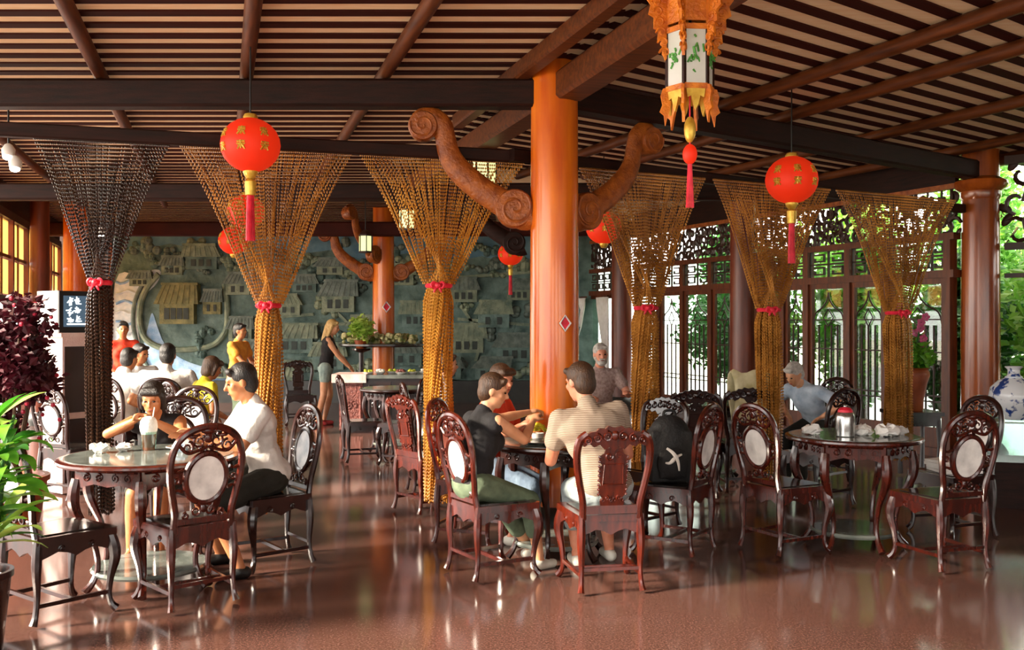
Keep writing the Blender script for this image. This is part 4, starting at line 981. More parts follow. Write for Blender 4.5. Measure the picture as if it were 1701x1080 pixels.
    if hs == 'bob':
        for sg in (-1, 1): m.cap(Hh(sg*.072, .005, .03), Hh(sg*.074, -.005, -.07), .026*S, .022*S)
        m.ell(Hh(0, -.05, -.05), (.085*S, .055*S, .07*S), MH, 12, 8); m.cap(Hh(-.05, .068, .07), Hh(.05, .068, .07), .024*S, .024*S)
    if hs == 'long':
        for sg in (-1, 1): m.cap(Hh(sg*.072, -.01, .02), Hh(sg*.07, -.045, -.16), .026*S, .024*S)
        m.cap(Hh(0, -.075, 0), Hh(0, -.1, -.22), .06*S, .045*S)
    if hs == 'pony': m.ell(Hh(0, -.105, .03), (.03*S, .03*S, .03*S), MH, 8, 6); m.cap(Hh(0, -.125, .02), Hh(0, -.14, -.13), .026*S, .014*S)
    hobj = blob('hair', m, max(vox*.8, .009), K[hm], t, 2)
    if beard:
        m = MB(); m.ell(Hh(0, .055, -.085), (.05*S, .042*S, .04*S), MH, 12, 8); m.cap(Hh(-.03, .088, -.042), Hh(.03, .088, -.042), .01*S, .01*S)
        for sg in (-1, 1): m.cap(Hh(sg*.06, .015, -.03), Hh(sg*.042, .045, -.08), .018*S, .022*S)
        blob('beard', m, .01, K[beard], t, 2)
    return t
def sit(c, f, b=.03): return V((c[0]-f[0]*b, c[1]-f[1]*b, .595))
# left table
f = V((-.85, -.5, 0)).normalized()
man = person('man in a white t-shirt and dark shorts sitting at the table with the iced drink', (-1.63, 6.46, .585), f, 14, H=1.72, yaw=8, pitch=-14,
    hl=(-1.97, 6.12, .90), hr=(-2.10, 6.30, .87), el=V((.3, -.25, -1)), er=V((.2, .5, -.9)), fl=G(398, 962), fr=(-1.95, 6.45, 0), skin='skintan', top=('t_white', 'short'), bottom=('p_dark', 'shorts'), shoes='shoe_b', hair=('hairblack', 'short'), vox=.0085)
person('girl with black hair leaning her elbows on the table with the iced drink', (-2.50, 6.93, .575), (.12, -1), 33, H=1.6, yaw=0, pitch=-16, hl=(-2.40, 6.40, .97), hr=(-2.50, 6.40, .97), el=V((.9, -.1, -.6)), er=V((-1.1, -.1, -.55)),
    fl=(-2.42, 6.62, 0), fr=(-2.62, 6.62, 0), skin='skintan', top=('t_black', 'vest'), bottom=('p_dark', 'shorts'), shoes=None, hair=('hairblack', 'bob'), vox=.0085, curl=1.3, fem=True)
# centre table
f = V((.8, .6, 0)).normalized()
person('woman in a black vest and grey green trousers leaning over the centre table', (-.25, 6.15, .585), f, 12, H=1.58, yaw=40, pitch=-14, hl=(.12, 6.62, 1.0), hr=(.14, 6.42, .96), el=V((0, .3, -.8)), er=V((.2, -.5, -.9)),
    fl=(.12, 6.62, 0), fr=(.18, 6.3, 0), skin='skin', top=('t_black', 'vest'), bottom=('p_green', 'capri'), shoes='shoe_w', hair=('hairbrown', 'short'), vox=.0085, fem=True, curl=.9)
f = V((-.22, .975, 0)).normalized()
person('man in a pale striped shirt seen from behind at the centre table', (.57, 6.0, .59), f, 16, H=1.76, yaw=-24, pitch=-14, side=-7, hl=(.30, 6.36, .88), hr=(.66, 6.40, .86), el=V((-.25, -.25, -1)), er=V((.3, -.2, -1)),
    fl=G(958, 940), fr=G(1012, 930), skin='skinred', top=('t_stripe', 'short'), bottom=('p_pale', 'capri'), shoes='shoe_w', hair=('hairbrown', 'short'), vox=.0085, wide=1.02)
f = V((.85, -.35, 0)).normalized()
person('woman in a red top behind the centre table next to the orange column', (-.19, 7.11, .585), f, 10, H=1.62, yaw=25, pitch=-10, hl=(.12, 7.02, .90), hr=(.06, 6.88, .88), fl=(.05, 7.2, 0), fr=(.0, 6.98, 0), skin='skinred', top=('t_red', 'short'), bottom=('p_blue', 'capri'), shoes='shoe_w', hair=('hairbrown', 'bob'), vox=.012, fem=True)
# far diners
person('person with light brown hair half hidden by the golden bead curtain', (-.76, 9.12, .59), (.95, .25), 12, H=1.66, yaw=0, pitch=-5, skin='skin', top=('t_white', 'short'), bottom=('p_dark', 'long'), hair=('hairbrown', 'short'), vox=.014)
person('bearded grey haired man in a muted check shirt sitting by the doorway', (.98, 10.9, .59), (.15, -1), 6, H=1.74, pitch=-4, hl=(1.25, 10.55, .85), hr=(.85, 10.5, .8), skin='skinred', top=('t_plaid', 'short'), bottom=('p_dark', 'long'), hair=('hairgrey', 'short'), beard='hairgrey', vox=.013)
person('person in a pale blue shirt bending forward before the lattice doors', (3.12, 9.75, .59), (-.75, -.5), 36, H=1.66, pitch=-30, skin='skin', top=('t_blue', 'short'), bottom=('p_dark', 'long'), hair=('hairgrey', 'short'), vox=.014)
person('dark haired person in white sitting farthest from the yellow shirt at the group table', (-4.15, 10.25, .59), (.3, .9), 8, H=1.66, pitch=-8, skin='skintan', top=('t_white', 'short'), bottom=('p_dark', 'long'), vox=.015)
person('dark haired person in white sitting in the middle of the group before the mural', (-4.55, 11.65, .59), (.6, -.7), 8, H=1.7, pitch=-8, yaw=-30, skin='skintan', top=('t_white', 'short'), bottom=('p_dark', 'long'), vox=.015)
person('broad backed man in a white shirt seated with the group before the mural', (-3.62, 10.05, .60), (-.15, 1), 10, H=1.76, pitch=-8, skin='skintan', top=('t_white', 'short'), bottom=('p_dark', 'long'), vox=.014, wide=1.2)
person('person in a yellow shirt sitting behind the girl', (-3.08, 9.40, .58), (.7, .6), 12, H=1.58, pitch=-20, yaw=0, skin='skintan', top=('t_yellow', 'short'), bottom=('p_dark', 'long'), hair=('hairbrown', 'bob'), vox=.013, fem=True)
q = P(204, 0, 13.2)
person('waitress in red standing between the dark curtain and the mural river', (q.x, q.y, .90), (.5, -1), 2, H=1.6, skin='skintan', top=('t_red', 'short'), bottom=('p_dark', 'long'), hl=(q.x+.25, q.y-.25, 1.0), hr=(q.x-.2, q.y-.3, 1.05), fl=(q.x+.1, q.y, 0), fr=(q.x-.1, q.y, 0), hair=('hairblack', 'pony'), vox=.016, fem=True, kpole=V((.5, -1, 0)))
q = P(394, 0, 13.6)
person('dark haired person in an orange shirt standing before the mural', (q.x, q.y, .88), (.95, -.3), 3, H=1.58, skin='skintan', top=('t_orange', 'short'), bottom=('p_green', 'long'), fl=(q.x, q.y-.1, 0), fr=(q.x-.05, q.y+.1, 0), hl=(q.x+.3, q.y+.05, 1.0), hr=(q.x+.3, q.y-.15, .95), vox=.016, kpole=V((1, -.3, 0)))
q = G(541, 706)
person('blond woman in black top and denim shorts standing at the buffet counter', (q.x, q.y, .90), (.97, .1), 7, H=1.68, pitch=-12, skin='skin', top=('t_black', 'vest'), bottom=('p_denim', 'mini'), shoes='shoe_r', fl=(q.x-.04, q.y+.08, 0), fr=(q.x-.12, q.y-.1, 0), hl=(q.x+.36, q.y+.1, .92), hr=(q.x+.38, q.y-.05, .90), el=V((-.5, 0, -1)), er=V((-.5, 0, -1)), hair=('hairblond', 'long'), vox=.012, fem=True, kpole=V((1, 0, 0)))
# ------------------------------------------------------------ table things
def wad(pos, r, label, seed, mt='cloth_white', flat=.45, cat='napkin', group='crumpled napkins', name='crumpled_napkin'):
    rg = random.Random(seed); m = MB(); m.ell((0, 0, r*flat), (r, r*.8, r*flat), None, 12, 8)
    m.v = [tuple(V(v)*1.0+V((rg.uniform(-1, 1), rg.uniform(-1, 1), 0))*r*.22+V((0, 0, max(-v[2], rg.uniform(-.15, .3)*r)))) for v in m.v]
    o = m.build(name, K[mt], None, pos, smooth=False); return tag(o, label, cat, group)
def plate(c, r, label, mt='white'):
    m = MB(); m.lathe([(r*.2, 0), (r*.55, .0), (r*.62, .006), (r, .018), (r*.98, .022), (r*.6, .012), (r*.2, .01)], 24); o = m.build('plate', K[mt], None, c); return tag(o, label, 'plate', 'plates on the tables')
d = P(247, 742, 6.15); d.z = .803                          # iced drink with a tall froth
K['tea'] = mat('brown_drink', '#5a2408', '#8a3d10', rough=.1, scale=8); K['froth'] = mat('froth', '#e9e4da', '#fbf8f2', rough=.8, scale=14, bump=.5, bscale=40)
t = thing('iced_drink', 'brown iced drink with a tall white froth top in front of the girl', 'drink', d)
m = MB(); m.lathe([(.036, 0), (.038, .01), (.045, .1), (.044, .103)], 20); m.build('drink', K['tea'], t)
m = MB(); m.lathe([(.042, .0), (.0445, .012), (.0515, .118), (.05, .12), (.049, .118), (.043, .02)], 20); m.build('tumbler', K['caseglass'], t)
m = MB(); m.lathe([(.044, .1), (.052, .125), (.055, .15), (.05, .185), (.038, .205), (.015, .215), (.002, .215)], 18); m.build('froth', K['froth'], t)
m = MB(); m.tube([(.01, 0, .1), (.03, .02, .27)], .004, 6); m.build('straw', K['white'], t)
wad((TL.x-.33, TL.y+.05, .803), .06, 'crumpled white napkin by the girl elbow, left of the iced drink', 1)
wad((TL.x-.22, TL.y+.14, .803), .05, 'small crumpled napkin between iced drink and girl arm', 2)
wad((TL.x+.15, TL.y+.10, .803), .05, 'crumpled pale wrapper between iced drink and the man hands', 3, 't_blue')
plate((TL.x+.12, TL.y+.22, .803), .1, 'white plate in front of the man in the white t-shirt')
# centre table
q = V((TC.x-.1, TC.y+.0, .803)); q.x = P(893, 0, q.y).x
t = thing('flower_bowl', 'small pot of yellow flowers on the centre table', 'flowers', q)
m = MB(); m.lathe([(.03, 0), (.035, .005), (.045, .05), (.043, .05), (.03, .01)], 16); m.build('bowl', K['white'], t)
m = MB(); rg = random.Random(2)
K['yel'] = mat('yellow_petal', '#c9b80e', '#f2ea3c', rough=.5, scale=30)
for k in range(34):
    a = rg.uniform(0, 6.28); b = rg.uniform(.1, 1.5); p_ = V((math.cos(a)*math.cos(b)*.055, math.sin(a)*math.cos(b)*.055, .06+math.sin(b)*.05)); m.ell(p_, (.018, .018, .012), None, 7, 5)
m.build('blossoms', K['yel'], t); t.children[-1]['kind'] = 'stuff'
plate((TC.x-.12, TC.y-.2, .803), .13, 'dark round platter on the centre table before the yellow flowers', 'marble_top')
plate((TC.x+.16, TC.y-.12, .803), .1, 'white plate on the centre table in front of the pale striped shirt')
# right table
q = P(1404, 735, TR.y-.12); q.z = .803
K['steel'] = mat('steel', '#9a9a98', '#d8d8d4', rough=.22, metal=.9, scale=5)
t = thing('canister', 'silver lidded canister with red top on the right marble table', 'canister', q)
m = MB(); m.lathe([(.06, 0), (.066, .006), (.068, .06), (.068, .14), (.06, .165), (.05, .175)], 24); m.build('body', K['steel'], t)
m = MB(); m.lathe([(.052, .172), (.05, .19), (.035, .205), (.012, .21)], 20); m.build('lid', K['redbow'], t)
m = MB(); m.ell((0, 0, .215), .014, None, 10, 8); m.build('lid_knob', K['steel'], t)
for k, (dx, dy, r, lb) in enumerate(((.05, -.05, .075, 'crumpled white napkin next to the silver canister'), (.2, -.12, .085, 'largest crumpled napkin on the right marble table'), (.33, -.02, .06, 'crumpled napkin near the rim on the glass case side'), (-.3, .0, .07, 'folded cream cloth at the rim beside the reddish chair'))):
    wad((TR.x+dx, TR.y+dy, .803), r, lb, 10+k)
plate((TR.x+.08, TR.y+.18, .803), .12, 'white plate behind the napkins on the right marble table')
# newspapers on the chair by the glass case
t = thing('newspaper_stack', 'folded newspapers lying on the chair beside the glass case', 'newspapers', (3.36, 7.35, .481), .3)
for k in range(4):
    m = MB(); m.box((.01*(k % 2), .01*k-.02, .012+k*.022), (.30, .26, .02), Matrix.Rotation(.12*k-.2, 4, 'Z')); m.build('newspaper', K['cloth_white'], t, smooth=False)
# rucksack on the chair
K['ruck'] = mat('rucksack_black', '#070708', '#141416', rough=.7, scale=12, bump=.3)
t = thing('rucksack', 'black rucksack with a white symbol standing on the chair behind the striped shirt', 'rucksack', (1.12, 6.86, .481), .1)
m = MB(); m.ell((0, 0, .2), (.16, .11, .21), None, 16, 12); m.box((0, 0, .17), (.27, .17, .32)); m.ell((0, .0, .3), (.14, .1, .13), None, 14, 10); blob('bag', m, .012, K['ruck'], t, 4)
m = MB(); m.ell((0, -.09, .13), (.11, .05, .11), None, 14, 10); m.box((0, -.085, .12), (.18, .06, .17)); blob('front_pocket', m, .012, K['ruck'], t, 3)
m = MB(); m.tube(spl([(-.04, 0, .41), (-.03, 0, .45), (.03, 0, .45), (.04, 0, .41)], 4), .01, 6); m.build('grab_loop', K['ruck'], t)
m = MB(); y_ = -.146
m.tube(spl([(-.05, y_+.012, .23), (-.01, y_+.0, .20), (.02, y_-.002, .15), (.03, y_, .09)], 4), [.008, .014, .006], 6); m.tube(spl([(.05, y_+.015, .19), (.01, y_, .175), (-.03, y_, .14), (-.06, y_+.005, .14)], 4), [.006, .013, .005], 6)
m.build('white_symbol', K['white'], t); t.scale = (1.08, 1.0, 1.12)
# cream cloth hanging on the dark chair
K['creamcloth'] = mat('cream_cloth', '#a89a6c', '#d8cfa8', rough=.85, scale=8, bump=.4, bscale=20)
m = MB(); n = 14; pts = []
for i in range(n+1):
    for j in range(9):
        u = i/n; v = j/8; a = u*PI
        pts.append(((v-.5)*.34+.03*math.sin(u*7+v*4), -.06*math.cos(a)*(1+.2*math.sin(v*9)), (.32*math.sin(a) if .0 < u < 1 else 0)+.02*math.sin(v*11)-.3*abs(u-.5)))
m.add(pts, [(i*9+j, i*9+j+1, (i+1)*9+j+1, (i+1)*9+j) for i in range(n) for j in range(8)])
o = m.build('draped_jacket', K['creamcloth'], None, (2.22, 9.02, .84)); so = o.modifiers.new('thick', 'SOLIDIFY'); so.thickness = .015
tag(o, 'cream jacket draped over the dark carved chair by the lattice doors', 'jacket')
# ------------------------------------------------------------ buffet counter
K['redstone'] = mat('carved_red_stone', '#5c2a26', '#a06258', rough=.5, scale=22, bump=.8, bscale=40)
K['linen'] = mat('pink_linen', '#d8b0a8', '#f0dcd4', rough=.8, scale=6, bump=.3)
q = P(632, 0, 14.0); L = 1.25
t = thing('buffet_counter', 'buffet counter with carved red panels and dark stone top', 'counter', (q.x, q.y, 0))
m = MB(); m.box((0, .3, .40), (L-.06, .55, .8)); m.build('body', K['ebony'], t, smooth=False)
m = MB(); m.box((0, .3, .825), (L+.08, .7, .05)); m.build('top', K['marble_top'], t)
for k, (x, mt) in enumerate(((-.43, 'redstone'), (-.02, 'ebony'), (.4, 'ebony'))):
    m = MB(); m.box((x, .012, .40), (.34, .04, .7)); pn = m.build('front_panel', K[mt], t, smooth=False)
    m = MB(); m.tube([(x-.14, -.012, .1), (x+.14, -.012, .1), (x+.14, -.012, .7), (x-.14, -.012, .7)], .012, 6, closed=True)
    for s in (-1, 1): m.tube([(x+a*1.0, -.012, b) for a, b in spiral((s*.05, .42), .07, 1.4, 0, s)], .01, 5)
    m.build('panel_moulding', K[mt], pn)
m = MB(); m.box((-.45, .25, .857), (.5, .62, .012)); m.box((-.45, -.06, .80), (.5, .012, .12)); o = m.build('table_linen', K['linen'], None, (q.x, q.y, 0), smooth=False); tag(o, 'pink white cloth on the buffet counter in front of the blond woman', 'cloth')
rg = random.Random(8); K['garnish'] = mat('garnish', '#6f9a1c', '#d8d04a', rough=.6, scale=30)
for k in range(6):
    p_ = (q.x-.2+.16*k, q.y+.15+.1*(k % 3), .85); t2 = thing('serving_dish', 'serving dish of %s on the buffet counter' % ('green salad', 'white rice', 'green salad', 'red food', 'green salad', 'white rice')[k], 'dish', p_, 0, 'serving dishes on the buffet')
    m = MB(); m.lathe([(.04, 0), (.05, .004), (.085, .035), (.08, .036), (.05, .012)], 18); m.build('dish', K['white'], t2)
    m = MB()
    for j in range(10): m.ell((rg.uniform(-.05, .05), rg.uniform(-.05, .05), .035+rg.uniform(0, .03)), (.025, .022, .018), None, 7, 5)
    o = m.build('food', K[('garnish', 'cloth_white', 'garnish', 'redstone', 'garnish', 'cloth_white')[k]], t2); o['kind'] = 'stuff'
# flower shelf round the mural column
t = thing('flower_shelf', 'dark ring shelf round the mural column crowded with cut flowers', 'shelf', (fc.x, fc.y, 1.22))
m = MB(); m.lathe([(.2, -.03), (.74, -.03), (.78, -.01), (.78, .02), (.74, .03), (.2, .03)], 32); m.build('ring_shelf', K['ebony'], t)
m = MB()
for k in range(120):
    a = rg.uniform(0, 6.28); R_ = rg.uniform(.3, .72); m.ell((R_*math.cos(a), R_*math.sin(a), .05+rg.uniform(0, .12)), rg.uniform(.03, .06), None, 6, 4)
o = m.build('cut_flowers', mat('mixed_flowers', '#5a6a1c', '#e0d8a0', rough=.6, scale=9, contrast=(.4, .6)), t); o['kind'] = 'stuff'
# ------------------------------------------------------------ plants
def leaf_mesh(L, W_, bend, seed):
    m = MB(); n = 7; pts = []
    for i in range(n+1):
        u = i/n; x = L*u*math.cos(bend*u*.6); z = L*(.25*u-bend*.32*u*u); wd = W_*math.sin(PI*min(u*.92+.06, 1))**.8
        pts += [(x, -wd, z+.12*wd), (x, 0, z-.1*wd), (x, wd, z+.12*wd)]
    m.add(pts, [(i*3+j, i*3+j+1, i*3+j+4, i*3+j+3) for i in range(n) for j in (0, 1)]); return m.mesh('leaf')
def leafy_plant(pos, label, stems, potr, mats, seed, n=40, h=1.0, L=.42, W_=.055, name='leafy_plant', pot='terra', poth=.4):
    rg = random.Random(seed); t = thing(name, label, 'plant', pos)
    m = MB(); m.lathe([(potr*.7, 0), (potr*.75, .01), (potr, poth*.9), (potr*1.08, poth*.92), (potr*1.08, poth), (potr*.95, poth), (potr*.9, poth*.9)], 24); m.build('pot', K[pot], t)
    ms = [leaf_mesh(L*s, W_*s, b, 0) for s, b in ((1, .9), (.85, 1.4), (1.15, 1.1))]
    for a_ in ms: a_.materials.append(None)
    ss = []
    for k in range(stems):
        a = rg.uniform(0, 6.28); q = V((math.cos(a)*potr*.7, math.sin(a)*potr*.7, 0))*rg.random(); tp = q+V((rg.uniform(-.12, .12), rg.uniform(-.12, .12), poth*.9+h*rg.uniform(.6, 1))); q.z = poth*.9
        m = MB(); m.tube(spl([tuple(q), tuple(q.lerp(tp, .5)+V((rg.uniform(-.03, .03), 0, 0))), tuple(tp)], 4), [.012, .007], 6); m.build('stem', K['leafdark'], t); ss.append((q, tp))
    for k in range(n):
        q, tp = ss[k % len(ss)]; f = rg.uniform(.25, 1); me = ms[k % 3].copy(); me.materials.clear(); me.materials.append(K[rg.choice(mats)])
        o = bpy.data.objects.new('leaf', me); COL.objects.link(o); o.parent = t; o.location = q.lerp(tp, f); o.rotation_euler = (rg.uniform(-.3, .3), -rg.uniform(.0, .75), rg.uniform(0, 6.28))
    return t
leafy_plant((-2.62, 4.72, 0), 'long leaved bright green plant in front of the half hidden chair', 9, .15, ['leaf', 'leaflight', 'leaf', 'leafdark'], 5, 120, .82, .36, .036, 'green_plant', 'ebony')
def maroon(pos, h, r, label):
    rg = random.Random(21); t = thing('maroon_bush', label, 'plant', pos)
    m = MB(); m.lathe([(.2, 0), (.22, .02), (.29, .42), (.31, .43), (.31, .47), (.27, .47), (.25, .42)], 24); m.build('pot', K['terra'], t)
    m = MB()
    for k in range(9): a = k*.7; m.tube(spl([(.05*math.cos(a), .05*math.sin(a), .42), (.15*math.cos(a), .15*math.sin(a), .9), (r*.6*math.cos(a), r*.6*math.sin(a), h*.85)], 4), [.018, .008], 6)
    m.build('branches', K['bark'], t)
    m = MB()
    for k in range(14): leaf_cloud(m, (rg.uniform(-.55, .55)*r, rg.uniform(-.55, .55)*r, rg.uniform(.62, h-.15)), (r*.5, r*.5, .22), 330, .075, rg, .2)
    o = m.build('foliage', K['leafred'], t, smooth=False); o['kind'] = 'stuff'
    m = MB()
    for k in range(70): a = rg.uniform(0, 6.28); m.ell((math.cos(a)*r*rg.uniform(.4, 1), math.sin(a)*r*rg.uniform(.4, 1), rg.uniform(.7, h)), .018, None, 6, 4)
    o = m.build('blossoms', mat('crimson_blossom', '#8a0f2c', '#c62a48', rough=.5, scale=9), t); o['kind'] = 'stuff'
q = P(8, 0, 7.2); maroon((q.x, q.y, 0), 1.80, .40, 'tall maroon leaved bush behind the bright green plant')
# pot plant left of the mural column, on the flower shelf level
q = P(600, 0, 16.4); t = thing('plant_stand', 'slim dark stand carrying the green fern left of the mural column', 'stand', (q.x, q.y, 0))
m = MB(); m.lathe([(.18, 0), (.16, .03), (.04, .06), (.035, .6), (.04, 1.1), (.16, 1.14), (.17, 1.17)], 18); m.build('pedestal', K['ebony'], t)
t = thing('potted_fern', 'yellow green fern on the slim stand left of the mural column', 'plant', (q.x, q.y, 1.17))
m = MB(); m.lathe([(.08, 0), (.09, .01), (.12, .14), (.11, .14)], 18); m.build('pot', K['terra'], t)
m = MB(); leaf_cloud(m, (0, 0, .34), (.24, .24, .22), 420, .1, random.Random(4), .2); o = m.build('foliage', K['leaflight'], t, smooth=False); o['kind'] = 'stuff'
# ------------------------------------------------------------ brown jar with orchids, vase, glass case, television
q = P(1514, 0, 10.4)
t = thing('side_stand', 'dark square stand carrying the brown flower jar', 'stand', (q.x, q.y, 0))
m = MB(); m.box((0, 0, .645), (.5, .5, .04)); m.build('top', K['ebony'], t)
m = MB(); m.box((0, 0, .57), (.44, .44, .11)); m.build('apron', K['ebony'], t, smooth=False)
for a in (-1, 1):
    for b in (-1, 1): m = MB(); m.tube([(a*.2, b*.2, .58), (a*.21, b*.21, .3), (a*.2, b*.2, .02)], [.03, .022, .03], 8); m.build('leg', K['ebony'], t)
t = thing('flower_jar', 'brown glazed jar of pink orchids by the lattice doors', 'jar', (q.x, q.y, .665))
m = MB(); m.lathe([(.11, 0), (.12, .02), (.125, .12), (.155, .28), (.185, .38), (.18, .42), (.165, .44), (.18, .46), (.17, .465), (.15, .44)], 26); m.build('jar', K['terra'], t)
m = MB(); leaf_cloud(m, (0, 0, .58), (.2, .2, .16), 500, .12, random.Random(9), .2); o = m.build('foliage', K['leaf'], t, smooth=False); o['kind'] = 'stuff'
rg = random.Random(5)
for k in range(5):
    a = rg.uniform(0, 6.28); tp = V((math.cos(a)*.14-.05, math.sin(a)*.1, rg.uniform(.75, 1.15)))
    m = MB(); m.tube(spl([(0, 0, .45), (tp.x*.5, tp.y*.5, .65), tuple(tp)], 4), .006, 5); m.build('flower_stem', K['leafdark'], t)
    for j in range(3):
        c_ = tp+V((rg.uniform(-.05, .05), rg.uniform(-.05, .05), -.06*j)); m = MB()
        for i in range(5): b = i*1.257; m.ell((c_.x+math.cos(b)*.026, c_.y-.005, c_.z+math.sin(b)*.026), (.022, .008, .022), None, 8, 5)
        m.build('orchid', K['pink'], t)
q = P(1690, 0, 8.55)
t = thing('glass_case', 'low glass display case on a dark base under the blue and white vase', 'display case', (q.x+.1, q.y, 0), -.25)
m = MB(); m.box((0, 0, .2), (.8, .5, .4)); m.build('base', K['beam'], t, smooth=False)
for (x, y_, sx, sy) in ((0, -.245, .78, .008), (0, .245, .78, .008), (-.395, 0, .008, .48), (.395, 0, .008, .48)):
    m = MB(); m.box((x, y_, .57), (sx, sy, .34)); m.build('glass_pane', K['caseglass'], t, smooth=False)
m = MB(); m.box((0, 0, .75), (.82, .52, .012)); m.build('glass_top', K['caseglass'], t, smooth=False)
for a in (-1, 1):
    for b in (-1, 1): m = MB(); m.box((a*.4, b*.25, .575), (.014, .014, .35)); m.build('corner_post', K['white'], t, smooth=False)
m = MB(); m.tube([(-.4, -.25, .745), (.4, -.25, .745), (.4, .25, .745), (-.4, .25, .745)], .008, 6, closed=True); m.build('top_rim', K['white'], t)
m = bpy.data.materials.new('blue_white_porcelain'); m.use_nodes = True; nt = m.node_tree; Lk = nt.links.new; b = nt.nodes['Principled BSDF']; b.inputs['Roughness'].default_value = .12
tc = nt.nodes.new('ShaderNodeTexCoord'); nz = nt.nodes.new('ShaderNodeTexNoise'); nz.inputs['Scale'].default_value = 9; nz.inputs['Detail'].default_value = 6; cr = nt.nodes.new('ShaderNodeValToRGB')
cr.color_ramp.elements[0].position = .53; cr.color_ramp.elements[0].color = (*hx('#d6d8da'), 1); cr.color_ramp.elements[1].position = .58; cr.color_ramp.elements[1].color = (*hx('#27407c'), 1)
Lk(tc.outputs['Object'], nz.inputs['Vector']); Lk(nz.outputs['Fac'], cr.inputs[0]); Lk(cr.outputs[0], b.inputs['Base Color']); K['porcelain'] = m
v0 = P(1684, 0, 8.55); t = thing('porcelain_vase', 'round blue and white porcelain vase with narrow neck on the glass case', 'vase', (v0.x, v0.y, .756))
m = MB(); m.lathe([(.1, 0), (.11, .01), (.13, .04), (.185, .12), (.205, .2), (.19, .28), (.13, .34), (.07, .37), (.05, .40), (.05, .44), (.075, .465), (.07, .47), (.045, .44)], 32); m.build('body', K['porcelain'], t)
m = MB(); m.tube([(.066*math.cos(a), .066*math.sin(a), .375) for a in np.linspace(0, 2*PI, 24, endpoint=False)], .008, 6, closed=True); m.build('neck_ring', K['marble_blue'], t)
# television on its cabinet
K['screen'] = mat('screen', '#10141a', rough=.2, emis=(.06, .1, .14), es=.6); K['glyph'] = mat('screen_text', '#e8f0f4', rough=.5, emis=(.8, .92, 1), es=.9)
q = P(116, 0, 9.2)
t = thing('tv_cabinet', 'pale reddish cabinet under the television', 'cabinet', (q.x, q.y, 0), .95)
m = MB(); m.box((0, 0, .75), (.34, .34, 1.46)); m.build('body', K['linen'], t, smooth=False)
for z in (.4, 1.08):
    m = MB(); m.box((.0, -.175, z), (.3, .015, .62)); dd = m.build('door', K['ebony'], t, smooth=False); m = MB(); m.ell((.11, -.187, z), .014, None, 8, 6); m.build('knob', K['gold'], dd)
m = MB(); m.box((0, 0, 1.5), (.4, .4, .04)); m.build('top', K['linen'], t, smooth=False)
t = thing('television', 'boxy white sided television showing pale writing beside the dark curtain', 'television', (q.x, q.y, 1.52), .95)
m = MB(); m.box((0, .0, .195), (.44, .36, .39)); m.build('casing', K['white'], t, smooth=False)
m = MB(); m.box((0, -.19, .195), (.44, .03, .39)); m.build('bezel', K['black'], t, smooth=False)
m = MB(); m.box((0, -.207, .2), (.36, .008, .29)); sc_ = m.build('screen', K['screen'], t, smooth=False)
def glyph(x, z, s, seed):
    rg = random.Random(seed); m = MB()
    for k in range(6):
        a = rg.choice([0, 0, PI/2, PI/2, .8]); L_ = s*rg.uniform(.5, 1.0); cx = x+rg.uniform(-.25, .25)*s; cz = z+rg.uniform(-.35, .35)*s
        m.tube([(cx-math.cos(a)*L_/2, -.213, cz-math.sin(a)*L_/2), (cx+math.cos(a)*L_/2, -.213, cz+math.sin(a)*L_/2)], s*.09, 5)
    m.build('screen_character', K['glyph'], sc_)
for r_ in range(3):
    for c_ in range(2): glyph(-.12+c_*.075, .29-r_*.085, .065, r_*7+c_)
m = MB(); m.tube(spl([(.06, -.213, .32), (.12, -.213, .3), (.14, -.213, .22), (.12, -.213, .13), (.06, -.213, .1)], 4), .014, 5); m.tube([(-.15, -.213, .08), (.15, -.213, .08)], .008, 5); m.build('screen_shape', K['glyph'], sc_)
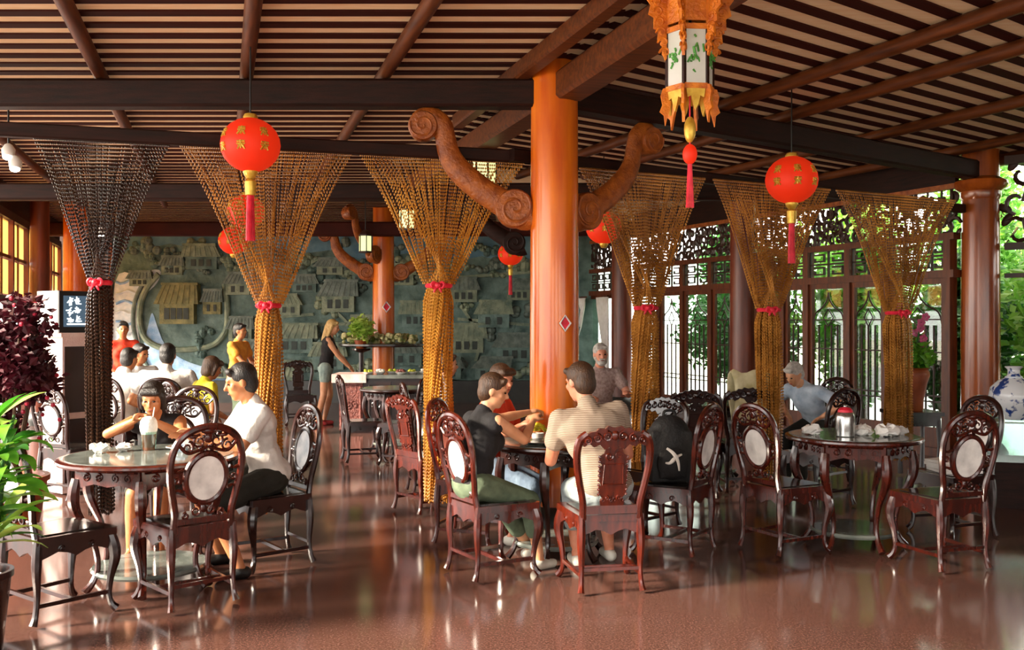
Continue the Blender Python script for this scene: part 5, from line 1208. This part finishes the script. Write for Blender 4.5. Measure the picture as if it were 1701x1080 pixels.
# wall lamps on the left
K['lampglow'] = mat('lamp_glow', '#fff6e0', rough=.5, emis=(1, .95, .85), es=9)
for (px, py, y_, lb) in ((14, 258, 8.2, 'white glowing spotlight cluster at the left curtain rail'), (168, 388, 12.5, 'small white glowing bulb seen through the dark bead curtain')):
    c_ = P(px, py, y_); t = thing('spot_lamp', lb, 'lamp', c_)
    for k, (dx, dz) in enumerate(((0, 0), (.06, -.1)) if px < 100 else ((0, 0),)):
        m = MB(); m.lathe([(.035, -.02), (.05, 0), (.055, .05), (.03, .09), (.012, .1)], 16, (dx, 0, dz)); m.build('lamp_shade', K['white'], t)
        m = MB(); m.ell((dx, -.01, dz-.015), (.042, .042, .03), None, 12, 8); m.build('bulb', K['lampglow'], t)
    m = MB(); m.tube([(0, 0, .08), (0, 0, ZC-c_.z)], .008, 6); m.build('drop_rod', K['black'], t)

# white drapes tied back in the far doorway
for (pa, pb, sg, lb) in ((1026, 1008, 1, 'white drape tied back in the far doorway beside the red brown column'), (966, 990, -1, 'white drape tied back in the far doorway on the corner column side')):
    a_, b_ = WA+WD*wt(pa)-WO*.22, WA+WD*wt(pb)-WO*.22; m = MB(); n = 16; pts = []
    for i in range(13):
        z = 2.1-i*.165; g = abs(z-1.0); f = .35+.65*min(1, g/1.0)
        for j in range(n+1): u = j/n*f; q = a_.lerp(b_, u); pts.append((q.x+WO.x*.03*math.sin(j*1.9), q.y+WO.y*.03*math.sin(j*1.9), z))
    m.add(pts, [(i*(n+1)+j, i*(n+1)+j+1, (i+1)*(n+1)+j+1, (i+1)*(n+1)+j) for i in range(12) for j in range(n)])
    c0 = V(pts[0]); m.v = [tuple(V(v)-V((c0.x, c0.y, 0))) for v in m.v]
    t = thing('door_drape', lb, 'drape', (c0.x, c0.y, 0)); o = m.build('cloth', K['cloth_white'], t); so = o.modifiers.new('thick', 'SOLIDIFY'); so.thickness = .008
    m = MB(); e = (b_-a_)*.36; m.tube([(-.02*e.x, -.02*e.y, 1.0), (e.x*.5-WO.x*.06, e.y*.5-WO.y*.06, .99), (e.x, e.y, 1.0)], .02, 6); m.build('tie', K['redbow'], t)
    m = MB(); e = b_-a_; m.tube([(0, 0, 2.12), (e.x, e.y, 2.12)], .015, 6); m.build('rod', K['frame'], t)
